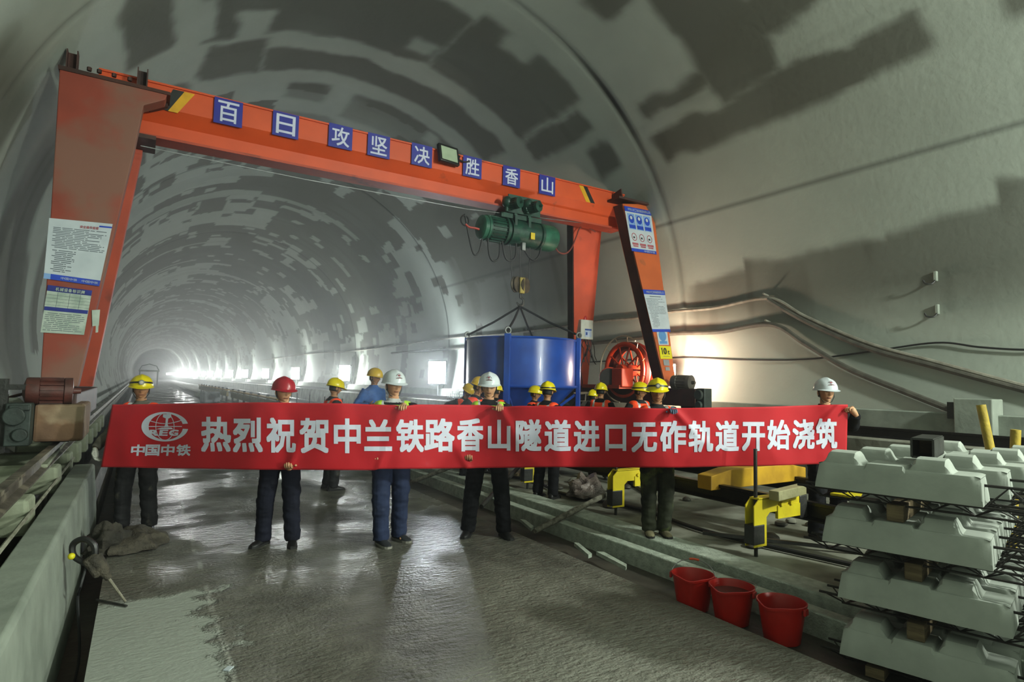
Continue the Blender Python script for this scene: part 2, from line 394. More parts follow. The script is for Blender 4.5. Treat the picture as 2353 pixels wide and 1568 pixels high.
GREY = M('pale_concrete', '#92998f', '#7c837a', rough=.85, scale=3, bump=.25, spec=.2)
GREY2 = M('dusty_concrete', '#8a8b80', '#5f5d52', rough=.85, scale=2.2, bump=.4, spec=.2, dirt=('#45423a', 1.2, .55))
DARKC = M('damp_concrete', '#4a463d', '#2f2c27', rough=.6, scale=2.5, bump=.5)
def struct(name, mb, m, **k):
    o = mb.build(name, m, **k); o['kind'] = 'structure'; return o
b = MB()
g = []
b.span((-.17, -6, -.5), (3.66, 331, 0)); struct('floor', b, fm, smooth=False)
b = MB(); b.span((3.66, -6, -.5), (9.3, 331, -.07)); struct('floor_bed', b, DARKC, smooth=False)
# the groove beside the slab and the ground under the left-hand beams
b = MB(); b.span((-1.6, -6, -.6), (-.17, 331, -.36)); struct('floor_drain', b, DARKC, smooth=False)
# kerb
b = MB(); xs = [(-.63, .55), (-.44, .55), (-.42, .53), (-.375, 0), (-.36, -.36), (-.63, -.36)]
b.prism([(x, .5, z) for x, z in xs], (0, 8.7, 0)); struct('trim_1', b, GREY, bev=.01)
b = MB(); xs = [(-.63, .22), (-.44, .22), (-.38, -.36), (-.63, -.36)]; b.prism([(x, 9.25, z) for x, z in xs], (0, 300, 0)); struct('trim_2', b, DARKC, smooth=False)
# low concrete strips of the track slab to the right, each a step higher
SCREED = M('pale_screed', '#aab2a6', '#8f968b', rough=.9, scale=14, bump=.5, spec=.15)
b = MB(); b.span((4.15, -3, -.3), (4.28, 60, .10)); struct('trim_3', b, SCREED, bev=.012)
b = MB(); b.span((4.40, -3, -.3), (4.70, 60, .15)); struct('trim_4', b, SCREED, bev=.015)
b = MB(); b.span((4.70, -3, -.3), (9.3, 120, .11)); struct('floor_track_bed', b, GREY2, smooth=False)
# ledge with cable trough at the foot of the right wall
b = MB(); b.span((9.3, -6, -.3), (10.75, 331, .95)); struct('trim_5', b, GREY2, bev=.02)
b = MB(); b.span((10.12, 1.5, .9), (10.3, 331, 1.36)); struct('trim_6', b, GREY, bev=.015)
# ------------------------------------------------------------------ floodlights along the right wall
HOUS = M('black_enamel', '#1a1a1a', '#101010', rough=.45, bump=.05)
STEEL = M('galvanised_steel', '#8d9090', '#6d6f6e', rough=.45, metal=.7, bump=.05)
LENS = {}
for nm, c, s in (('WARM', WARM, 30), ('WHITE', WHITE, 30), ('COOL', COOL, 40), ('PALE', PALE, 40)):
    m = bpy.data.materials.new('lit_lens_'+nm.lower()); m.use_nodes = True; b_ = m.node_tree.nodes['Principled BSDF']
    b_.inputs['Base Color'].default_value = (.8, .8, .8, 1); b_.inputs['Emission Color'].default_value = c+(1,); b_.inputs['Emission Strength'].default_value = s
    m.cycles.emission_sampling = 'NONE'; LENS[c] = m
def floodlight(y, power, colour, x=9.92, z=1.98, k=0):
    lab = ['large white floodlight on a pole behind the near crane leg', 'brightest floodlight in the row, beside the blue bucket', 'floodlight above the white helmeted worker in the row',
           'third floodlight along the right wall past the bucket'][k] if k < 4 else 'small far floodlight glowing in the row towards the tunnel end'
    t = thing('floodlight', lab, 'floodlight', (x, y, .95), group='floodlights along the right wall', world=True)
    a = rotz(math.radians(-52)); w, h = (.72, .86) if y > 12 else (.22, .26)  # far lenses oversized, standing in for the glare around each lamp
    MB().box((x, y, z), (w+.08, .12, h+.08), a).build('housing', HOUS, t, bev=.015)
    MB().box(V((x, y, z))+a @ V((0, -.066, 0)), (w, .012, h), a).build('lens', LENS[colour], t)
    MB().cyl((x+.06, y+.05, .95), (x+.06, y+.05, z), .022).build('pole', STEEL, t)
    MB().box((x+.06, y+.05, .965), (.3, .3, .03)).build('base', STEEL, t)
    if power:
        ld = bpy.data.lights.new('lamp', 'POINT'); ld.energy = power; ld.color = colour; ld.shadow_soft_size = .16 if y < 12 else .25
        lo = bpy.data.objects.new('lamp', ld); COL.objects.link(lo); lo.parent = t; lo.location = V((x, y, z))+a @ V((0, -.32, 0))-V((x, y, .95))
    return t
k_ = 0
for y, p, c in LAMPS:
    if y < 8:      # lamps behind the photographer
        ld = bpy.data.lights.new('lamp', 'POINT'); ld.energy = p; ld.color = c; ld.shadow_soft_size = .3
        lo = bpy.data.objects.new('lamp', ld); COL.objects.link(lo); lo.location = (8.4, y, 5.6) if y > -10 else (9.2, y, 2.8)
        continue
    if k_ == 0: floodlight(9.62, p, c, 10.1, 2.0, 0)
    else: floodlight(y, p, c, k=k_)
    k_ += 1

# ------------------------------------------------------------------ gantry crane
ORANGE = M('orange_paint', '#d9521f', '#c74a1c', rough=.5, scale=1.5, bump=.08, dirt=('#7d3a22', 2.6, .66))
ORUST = M('dusty_brown_red_paint', '#94402f', '#80392b', rough=.75, scale=1.1, bump=.15, dirt=('#80584a', .9, .5)); ORANGE2 = M('faded_orange_paint', '#cf6430', '#bd5a2b', rough=.6, scale=1.6, bump=.1, dirt=('#8a5233', 2.4, .64))
ORED = M('red_orange_paint', '#c14a2a', '#a84026', rough=.6, scale=1.6, bump=.12, dirt=('#7c3324', 2.2, .62))
BROWN = M('rusty_brown_steel', '#4a2a22', '#33201b', rough=.6, scale=4, bump=.2)
GREASE = M('greasy_dark_steel', '#2d2d2b', '#1c1b1a', rough=.45, scale=7, bump=.25)
BLACKP = M('black_paint', '#141414', '#0c0c0c', rough=.5); YELP = M('yellow_paint', '#e0a812', '#c9930c', rough=.5, scale=5, dirt=('#6a5215', 4, .66))
def UP(px, py, k, c):   # point seen at that pixel on the sloping plane  Y = c + k z
    r = _f+_R*((px-W/2)/FOC)-_U*((py-H/2)/FOC)
    return CAM+r*((c+k*CAMZ)/(r.y-k*r.z))
gc = thing('gantry_crane', 'tall orange gantry crane straddling the tunnel with slogan plates on its beam', 'gantry crane', (4.4, 10.7, .9), world=True)
b = MB()
b.prism([(-.75, 10.5, 6.13), (-.75, 10.5, 5.77), (-.75, 10.68, 5.58), (-.75, 10.68, 5.35), (-.75, 10.82, 5.35), (-.75, 10.82, 5.58), (-.75, 11.0, 5.77), (-.75, 11.0, 6.13)], (10.25, 0, 0))
bo = b.build('beam', ORANGE, gc, smooth=False)
MB().span((-.75, 10.56, 5.31), (9.5, 10.94, 5.35)).build('bottom_flange', ORED, bo, smooth=False)
MB().span((-.75, 10.47, 6.12), (9.5, 11.03, 6.15)).build('top_flange', ORANGE, bo, smooth=False)
def stripe(nm, pts, m):
    q = [U(px, py, y=10.494) for px, py in pts]; MB().prism(q, (0, .006, 0)).build(nm, m, bo, smooth=False)
stripe('black_stripe', [(398, 205), (424, 211), (386, 255), (372, 250)], BLACKP); stripe('yellow_stripe', [(424, 211), (448, 217), (408, 260), (386, 255)], YELP)
stripe('yellow_stripe', [(1330, 425), (1340, 427), (1357, 466), (1347, 464)], YELP); stripe('black_stripe', [(1340, 427), (1349, 429), (1367, 468), (1357, 466)], BLACKP)
# near left leg, broad at the top
KL, CL = .2315, 8.746
ll = MB().prism([UP(*p, KL, CL) for p in ((92, 889), (178, 889), (308, 345), (330, 242), (380, 229), (384, 217), (137, 157))], (0, .3, 0)).build('leg', ORUST, gc, smooth=False, bev=.012)
MB().prism([UP(*p, KL, CL-.02) for p in ((133, 148), (392, 212), (392, 219), (134, 158))], (0, .42, 0)).build('top_plate', BROWN, ll, smooth=False)
for px, py in ((166, 150), (327, 190)):
    q = U(px, py, y=10.28); d = MB(); d.box(q+V((-.06, 0, .06)), (.015, .16, .26)); d.box(q+V((.06, 0, .06)), (.015, .16, .26)); d.box(q+V((0, .05, .06)), (.12, .015, .26)); d.build('bracket', BROWN, ll, smooth=False)
b = MB()
for px, py in ((205, 163), (228, 168), (262, 177), (298, 186)):
    q = U(px, py, y=10.2); b.cyl(q, q+V((0, 0, .05)), .03, n=6)
b.build('bolt', BROWN, ll)
MB().prism([UP(*p, KL, CL+.32) for p in ((332, 237), (386, 226), (386, 244), (345, 252))], (0, .12, 0)).build('bracket', BROWN, ll, smooth=False)
# far left leg, seen past the edge of the near one
KF, CF = -.237, 12.305
r1, r2 = UP(328, 345, KF, CF), UP(212, 889, KF, CF); l1, l2 = r1-V((.85, 0, 0)), r2-V((.42, 0, 0))
fl = MB().prism([l2, r2, r1, l1], (0, .28, 0)).build('leg', ORED, gc, smooth=False, bev=.01)
MB().box((l1+r1)/2+V((.12, -.25, .03)), (.95, .7, .06)).build('bracket', BROWN, fl, smooth=False)
# near right leg and far right leg
KN, CN = .2725, 8.592
nr = MB().prism([UP(*p, KN, CN) for p in ((1530, 888), (1554, 888), (1500, 470), (1431, 468))], (0, .34, 0)).build('leg', ORANGE2, gc, smooth=False, bev=.01)
b = MB(); p0, p1 = UP(1530, 888, KN, CN), UP(1431, 468, KN, CN)
b.prism([p0+V((-.012, .03, 0)), p0+V((-.012, .31, 0)), p1+V((-.012, .31, 0)), p1+V((-.012, .03, 0))], (.008, 0, 0)); b.build('shaded_web', BROWN, nr, smooth=False)  # dark sheet on the leg's unlit side, shade put into its colour
q = UP(1450, 466, KN, CN)
MB().box(q+V((.12, .32, .03)), (1.15, .85, .05)).build('top_plate', BROWN, nr, smooth=False)
for dx in (-.32, .5):
    MB().prism([q+V((dx, -.05, .05)), q+V((dx, .68, .05)), q+V((dx, .68, .12)), q+V((dx, .0, .27))], (.03, 0, 0)).build('bracket', BROWN, nr, smooth=False)
KG, CG = -.253, 12.39
fr = MB().prism([UP(*p, KG, CG) for p in ((1320, 892), (1350, 892), (1384, 512), (1318, 509))], (0, .26, 0)).build('leg', ORED, gc, smooth=False, bev=.01)
b = MB(); p0, p1 = UP(1320, 892, KG, CG), UP(1318, 509, KG, CG)
b.prism([p0+V((-.014, .02, 0)), p0+V((-.014, .24, 0)), p1+V((-.014, .24, 0)), p1+V((-.014, .02, 0))], (.01, 0, 0)); b.build('shaded_web', BROWN, fr, smooth=False)  # same dark sheet here, painting the shade on this leg's inner side
q = UP(1345, 506, KG, CG); MB().box(q+V((-.05, 0, .02)), (1.0, .6, .05)).build('top_plate', BROWN, fr, smooth=False)
# travelling bogies on the two crane rails
def motor(mb_parent, c, ax, L, r, m, name='motor'):
    """ribbed electric motor lying along ax"""
    c = V(c); ax = V(ax).normalized(); rot = V((0, 0, 1)).rotation_difference(ax).to_matrix()
    b = MB(); b.lathe([(r*.3, -L/2-.03), (r*.95, -L/2), (r, -L/2+.02), (r, -L*.22), (r*.88, -L*.2), (r*.88, L*.3), (r, L*.32), (r, L/2), (r*.25, L/2+.01), (r*.2, L/2+.08)], c, rot, 20)
    for k in range(16):
        a = 2*PI*k/16; b.box(c+rot @ V((r*.93*math.cos(a), r*.93*math.sin(a), L*.05)), (r*.18, .012, L*.5), rot @ rotz(a))
    return b.build(name, m, mb_parent)
MOTB = M('brown_motor_paint', '#5c2e27', '#402520', rough=.5, bump=.15); MOTG = M('grey_motor_paint', '#4c4a46', '#35332f', rough=.5, bump=.15)
GBOX = M('dark_green_grey_paint', '#3a4642', '#262e2b', rough=.55, bump=.2)
BLOCK = M('dusty_brown_paint', '#8a6a50', '#6e5340', rough=.8, bump=.25, scale=3, dirt=('#a08a70', 2.5, .5))
bg1 = MB().span((9.38, 8.25, 1.26), (9.82, 12.7, 1.62)).build('bogie_beam', BROWN, gc, smooth=False, bev=.015)
for y in (8.55, 12.4): MB().cyl((9.47, y, 1.27), (9.73, y, 1.27), .16, n=24).build('wheel', GREASE, bg1)
motor(bg1, (9.42, 8.62, 1.74), (.2, -1, 0), .42, .15, MOTG)
b = MB(); b.box((9.5, 8.13, 1.42), (.22, .2, .42)); b.cyl((9.3, 8.12, 1.5), (9.36, 8.12, 1.5), .1); b.cyl((9.3, 8.12, 1.3), (9.36, 8.12, 1.3), .08); b.build('gearbox', GBOX, bg1, bev=.015)
bg2 = MB().span((-1.06, 8.75, 1.06), (-.62, 12.8, 1.44)).build('bogie_beam', BROWN, gc, smooth=False, bev=.015)
MB().span((-.98, 8.5, .9), (-.52, 9.5, 1.32)).build('end_block', BLOCK, bg2, smooth=False, bev=.03)
for y in (8.98, 12.4): MB().cyl((-.95, y, 1.01), (-.68, y, 1.01), .16, n=24).build('wheel', GREASE, bg2)
motor(bg2, (-.86, 8.55, 1.47), (1, .1, 0), .42, .15, MOTB)
b = MB(); b.span((-1.2, 8.3, .88), (-.98, 8.56, 1.34)); b.cyl((-1.12, 8.25, 1.2), (-1.12, 8.32, 1.2), .1); b.cyl((-1.06, 8.24, 1.0), (-1.06, 8.32, 1.0), .07); b.span((-1.17, 8.27, 1.26), (-.99, 8.31, 1.32)); b.build('gearbox', GBOX, bg2, bev=.012)
b = MB(); b.span((-1.36, 8.4, .8), (-1.2, 8.46, 1.6)); b.span((-1.3, 8.4, 1.48), (-1.0, 8.44, 1.54)); b.build('guard_post', GREASE, bg2, smooth=False)

# slogan plates on the beam
BLUE = M('blue_plate', '#1c2391', '#191f84', rough=.5, bump=.02); WHITEP = M('white_lettering', '#cfd3e6', '#c3c7dc', rough=.6, bump=0)
POS = [('百', 525, 258, 'first'), ('日', 657, 287, 'second'), ('攻', 783, 314, 'third'), ('坚', 871, 335, 'fourth'), ('决', 970, 357, 'fifth'), ('胜', 1086, 384, 'sixth'), ('香', 1176, 406, 'seventh'), ('山', 1258, 426, 'eighth')]
for ch, px, py, nth in POS:
    c = U(px, py, y=10.46); t = thing('character_plate', 'square blue plate with white character %s, %s along the orange beam' % (ch, nth), 'sign', c, group='slogan plates on the crane beam')
    MB().box((0, .012, 0), (.42, .012, .42)).build('plate', BLUE, t, smooth=False)
    b = MB(); letter(b, ch, (-.155, -.17, .155, .17), lambda x, y: V((x, .003, y)), .012); b.build('lettering', WHITEP, t, smooth=False, recalc=False)

# work lamp hanging on the beam, switched off
c = U(1032, 355, y=10.36)
t = thing('work_lamp', 'switched-off square black work lamp fixed on the crane beam between the plates', 'lamp', c)
rt = rotz(.15) @ rotx(-.22)
MB().box((0, .04, 0), (.46, .09, .38), rt).build('housing', HOUS, t, bev=.02)
MB().box(rt @ V((0, -.01, 0)), (.36, .012, .28), rt).build('lens', M('pale_green_glass', '#aebfa4', '#9fb096', rough=.25, bump=0), t)
b = MB(); b.bar((.25, .05, .05), (.25, .1, -.02), .03, .03); b.tube(cat([(.25, .07, -.03), (.38, .09, -.04), (.5, .1, .0)]), .018, 6); b.build('bracket', HOUS, t)

# ------------------------------------------------------------------ electric hoist, hook block and slings
GREEN = M('green_hoist_paint', '#1d4a3a', '#12332a', rough=.45, scale=6, bump=.15, dirt=('#2f3430', 5, .6)); GREENL = M('bright_green_paint', '#2c6b52', '#1f5040', rough=.45, scale=5, bump=.12)
hc = U(1187, 536, y=10.75)
ho = thing('electric_hoist', 'green electric hoist running under the orange crane beam', 'hoist', hc, world=True)
X0, X1 = U(1101, 520, y=10.75).x, U(1274, 540, y=10.75).x; zc = hc.z; yc = 10.75; L = X1-X0
def lx(prof, x, z=zc, y=yc, n=28): return MB().lathe(prof, (x, y, z), AXX, n)
lx([(.05, 0), (.2, .01), (.25, .04), (.25, .12), (.27, .13), (.27, .17)], X0).build('motor_cover', GREENL, ho)
b = lx([(.24, .1), (.24, .56)], X0)
for k in range(22):
    a = 2*PI*k/22; b.box((X0+.4, yc+.25*math.cos(a), zc+.25*math.sin(a)), (.36, .012, .05), rotx(a-PI/2))
b.build('motor', GREEN, ho)
b = lx([(.27, .54), (.3, .55), (.3, .6), (.24, .61), (.24, .66), (.29, .67), (.29, L-.52), (.26, L-.5), (.3, L-.48), (.3, L-.43), (.22, L-.42)], X0); b.build('drum_housing', GREEN, ho)
lx([(.22, L-.43), (.29, L-.42), (.29, L-.12), (.25, L-.03), (.1, L)], X0).build('gearbox', GREENL, ho)
b = MB()
for x in (hc.x-.18, hc.x+.16): b.box((x, yc, zc+.32), (.07, .5, .14)); b.box((x, yc-.26, zc+.1), (.06, .03, .4)); b.box((x, yc+.26, zc+.1), (.06, .03, .4))
b.span((hc.x-.5, yc-.2, zc+.24), (hc.x+.5, yc+.2, zc+.34)); b.build('hanger', GREEN, ho, smooth=False)
b = MB(); b.span((hc.x-.38, yc-.27, zc+.34), (hc.x+.42, yc-.24, zc+.72)); b.span((hc.x-.38, yc+.24, zc+.34), (hc.x+.42, yc+.27, zc+.72)); tp = b.build('trolley', GREEN, ho, smooth=False)
for x in (hc.x-.25, hc.x+.28):
    for y in (yc-.19, yc+.19): MB().cyl((x, y-.05, 5.42), (x, y+.05, 5.42), .085, n=16).build('wheel', GREASE, tp)
for px, py in ((1196, 467), (1240, 476)):
    q = U(px, py, y=10.2); motor(tp, q+V((-.1, .12, 0)), (.35, -1, 0), .36, .115, GREEN)
for px, py in ((1165, 464), (1213, 470)):
    q = U(px, py, y=10.4); b = MB(); b.ell(q, (.1, .12, .12)); b.cyl(q+V((0, 0, -.2)), q+V((0, 0, .05)), .035); b.build('gearbox', GREEN, tp)
MB().box(U(1224, 543, y=10.44), (.1, .03, .14)).build('yellow_tag', M('yellow_tag', '#e6c81e', rough=.5, bump=0), ho)
MB().box(U(1202, 567, y=10.5), (.09, .08, .17)).build('limit_switch', STEEL, ho, bev=.01)
RUB = M('black_rubber', '#16171a', '#0e0f10', rough=.6, bump=.1)
for pts in (((1068, 492), (1078, 545), (1088, 583), (1100, 580), (1108, 550)), ((1121, 548), (1124, 585), (1133, 600), (1146, 592), (1149, 558)), ((1154, 555), (1160, 590), (1172, 600), (1184, 590), (1186, 560)), ((1205, 576), (1216, 592), (1228, 598), (1238, 588), (1243, 570))):
    MB().tube(cat([U(x, y, y=10.62) for x, y in pts], 6), .02, 6).build('festoon_cable', RUB, ho)
b = MB(); b.torus(U(1068, 507, y=10.62), .1, .018, rotx(PI/2) @ Matrix.Rotation(.2, 3, 'Y'), 20, 6); b.build('festoon_cable', RUB, ho)
MB().tube(cat([U(x, y, y=10.6) for x, y in ((1070, 515), (1078, 522), (1090, 524), (1101, 527))], 5), .022, 6).build('red_wire', M('red_wire', '#b53a2c', rough=.5), ho)
MB().tube(cat([U(x, y, y=10.9) for x, y in ((1270, 556), (1282, 578), (1298, 583), (1312, 572), (1324, 545), (1332, 525), (1345, 520), (1368, 533))], 6), .018, 6).build('supply_cable', M('dull_red_wire', '#7a3428', rough=.6), ho)
ROPE = M('wire_rope', '#3a3a3a', '#262626', rough=.5, bump=.3, bscale=120)
hk = U(1196, 655, y=10.7)
for (x0, y0), (x1, y1) in (((1172, 560), (1177, 645)), ((1194, 562), (1196, 645)), ((1217, 566), (1216, 645))):
    MB().tube([U(x0, y0, y=10.7), U(x1, y1, y=10.7)], .012, 6).build('hoist_rope', ROPE, ho)
hb = thing('hook_block', 'dark pulley block with a hook hanging from the hoist ropes', 'hook', hk, world=True)
b = MB()
for dx in (-.1, .1): b.cyl(hk+V((dx-.085, -.06, 0)), hk+V((dx+.085, .06, 0)), .16, n=22) if False else b.lathe([(.06, -.05), (.17, -.045), (.17, -.02), (.14, 0), (.17, .02), (.17, .045), (.06, .05)], hk+V((dx, 0, 0)), rotz(.5) @ rotx(PI/2), 22)
b.build('pulley', M('worn_brown_steel', '#6b6152', '#3c3730', rough=.45, metal=.4), hb)
MB().box(hk+V((0, -.06, -.02)), (.12, .05, .34)).build('side_plate', M('worn_yellow', '#a8923c', '#6b6138', rough=.5), hb, bev=.01)
hp = [hk+V((0, 0, -.15)), hk+V((0, 0, -.26))]+[hk+V((.085*math.sin(a), 0, -.36+.085*math.cos(a))) for a in [i*.35 for i in range(0, 14)]]
MB().tube(hp, [.03, .03]+[.028]*12+[.02, .012], 8).build('hook', GREASE, hb)

# concrete bucket
BLUEB = M('blue_bucket_paint', '#1f4fae', '#183f94', rough=.28, scale=2, bump=.06, dirt=('#20345f', 3, .68), coat=.3)
BC = V((6.78, 10.6, 0)); BR = 1.15
bk = thing('concrete_bucket', 'large blue round concrete bucket hanging from the crane hook', 'bucket', (BC.x, BC.y, .45), world=True)
zt = [2.54, 1.6]
b = MB().lathe([(BR-.02, zt[0]), (BR, zt[0]), (BR, zt[1]), (.42, .85), (.36, .85), (BR-.03, zt[1]+.02), (BR-.03, zt[0]-.02)], BC, None, 48, cap=False); b.build('shell', BLUEB, bk)
MB().torus(BC+V((0, 0, zt[0])), BR, .025, None, 48, 6).build('rim', BLUEB, bk); MB().torus(BC+V((0, 0, zt[1])), BR+.02, .03, None, 48, 6).build('ring', BLUEB, bk)
b = MB().lathe([(.42, .88), (.42, .62), (.36, .62)], BC, None, 24); b.build('outlet', BLUEB, bk)
tcam = V((-6.78, -10.6, 0)).normalized(); rgt = V((.851, -.525, 0)); lugs = []
for th in (-13, 77, 167, -103):
    d = tcam*math.cos(math.radians(th))+rgt*math.sin(math.radians(th)); p = BC+d*(BR+.05); sd = V((-d.y, d.x, 0))
    MB().bar(p+V((0, 0, .5)), p+V((0, 0, 2.6)), .12, .09, d).build('post', BLUEB, bk, smooth=False, bev=.008)
    MB().bar(BC+d*.5+V((0, 0, .95)), BC+d*(BR)+V((0, 0, 1.45)), .07, .05).build('brace', BLUEB, bk, smooth=False)
    lg = p+V((0, 0, 2.66)); lugs.append(lg); MB().torus(lg, .06, .02, rotx(PI/2), 14, 6).build('shackle', STEEL, bk)
for i in range(4):
    d0, d1 = [tcam*math.cos(math.radians(q))+rgt*math.sin(math.radians(q)) for q in ((-13, 77, 167, -103)[i], (-13, 77, 167, -103)[(i+1) % 4])]
    MB().bar(BC+d0*(BR+.05)+V((0, 0, .55)), BC+d1*(BR+.05)+V((0, 0, .55)), .08, .08).build('base_bar', BLUEB, bk, smooth=False)
top = hk+V((0, 0, -.46))
for i, lg in enumerate(lugs):
    m_ = (top*.5+lg*.5)+V((0, 0, -.03))
    t = MB().tube([top, m_, lg], .022, 6).build('lifting_sling', M('black_sling', '#1d1f24', '#131418', rough=.7, bump=.3, bscale=60))
    tag(t, ['dark lifting sling from the hook to the front post of the bucket', 'dark lifting sling from the hook to the right edge of the bucket', 'dark lifting sling from the hook to the back of the bucket', 'dark lifting sling from the hook to the left edge of the bucket'][i], 'sling', 'slings of the bucket')

# cable reel on the right bogie
REDO = M('bright_orange_red_paint', '#d3421f', '#bb3719', rough=.45, scale=4, bump=.08); CREAM = M('cream_rod', '#c9b79a', '#b09c80', rough=.5)
rc = V((9.58, 10.36, 2.0))
cr = thing('cable_reel', 'large orange cable reel wheel standing on the crane bogie', 'cable reel', (9.6, 10.4, 1.62), world=True)
for dx in (-.16, .16): MB().torus(rc+V((dx, 0, 0)), .60, .055, AXX, 40, 10).build('rim', REDO, cr)
MB().torus(rc, .56, .1, AXX, 40, 8).build('wound_cable', M('dark_red_rubber', '#6a2418', '#4a1a12', rough=.6), cr)
MB().torus(rc+V((-.22, 0, .02)), .76, .018, AXX, 40, 6, .1, PI+.6).build('guard_hoop', CREAM, cr)
for k in range(10):
    a = 2*PI*k/10; d = V((0, math.cos(a), math.sin(a)))
    for dx in (-.16, .16): MB().bar(rc+V((dx, 0, 0))+d*.1, rc+V((dx, 0, 0))+d*.6, .03, .03, (1, 0, 0)).build('spoke', REDO, cr, smooth=False)
b = MB()
for k in range(7):
    a = .2+PI*k/6; d = V((0, math.cos(a), math.sin(a))); b.bar(rc+V((-.16, 0, 0))+d*.6, rc+V((-.22, 0, .02))+d*.76, .014, .014, (1, 0, 0))
b.build('guard_bracket', CREAM, cr, smooth=False)
MB().cyl(rc+V((-.3, 0, 0)), rc+V((.3, 0, 0)), .13, n=20).build('hub', REDO, cr)
MB().box(U(1430, 868, x=9.15), (.34, .34, .42)).build('gear_housing', REDO, cr, bev=.02)
q = U(1404, 868, x=9.1); MB().cyl(q+V((-.12, -.08, 0)), q+V((.06, .12, 0)), .21, n=24).build('motor', M('dark_motor', '#2a2422', '#1c1817', rough=.5), cr)
MB().torus(q+V((-.01, .03, 0)), .21, .03, rotz(.9) @ AXX, 24, 8).build('motor_ring', REDO, cr)
MB().span((8.95, 10.0, 1.58), (9.7, 11.3, 1.66)).build('base_plate', ORED, cr, smooth=False)

# switch box on the far right leg
bx = U(1348, 758, y=11.5)
eb = thing('switch_box', 'white electrical switch box with a red beacon on the far right crane leg', 'switch box', bx, world=True)
MB().box(bx+V((0, .1, 0)), (.38, .24, .48)).build('cabinet', M('white_enamel', '#c9cdc4', '#b9bdb4', rough=.4, bump=.03), eb, bev=.012)
MB().box(bx+V((.03, -.023, -.08)), (.2, .006, .2)).build('notice', M('pale_blue_paper', '#b9c8dc', '#9fb3d2', rough=.7, bump=0), eb)
b = MB(); b.box(bx+V((.03, -.028, .0)), (.2, .005, .035)); b.box(bx+V((-.02, -.028, -.1)), (.05, .004, .07)); b.build('notice_print', M('print_blue', '#2a4fa0', rough=.7, bump=0), eb)
MB().lathe([(.05, 0), (.05, .06), (.03, .12), (.005, .14)], bx+V((0, .08, .245)), None, 14).build('beacon', M('red_beacon', '#b02222', '#8c1a1a', rough=.3, bump=0), eb)
b = MB(); random.seed(3)
for k in range(9):
    p = bx+V((random.uniform(-.1, .15), -.02, -.24)); pts = [p]
    for j in range(4): pts.append(pts[-1]+V((random.uniform(-.09, .09), random.uniform(-.05, .03), -random.uniform(.08, .2))))
    b.tube(cat(pts, 4), .01, 5)
for pts in (((1338, 790), (1322, 830), (1335, 862), (1318, 900)), ((1352, 792), (1335, 845), (1338, 880), (1332, 905))): b.tube(cat([U(x, y, y=11.6) for x, y in pts], 5), .013, 5)
b.build('loose_wires', RUB, eb)
b = MB(); b.tube([U(1318, 905, y=11.6), U(1350, 903, y=11.6)], .03, 6); b.tube([U(1330, 903, y=11.6), U(1333, 922, y=11.6), U(1345, 922, y=11.6), U(1347, 903, y=11.6)], .014, 6); b.build('hanging_rack', CREAM, eb)
w = MB().tube([U(323, 335, y=10.5), U(700, 412, y=10.62), U(1070, 480, y=10.62), U(1400, 520, y=10.62)], .008, 5).build('guide_wire', STEEL); tag(w, 'thin festoon guide wire stretched under the crane beam', 'wire')
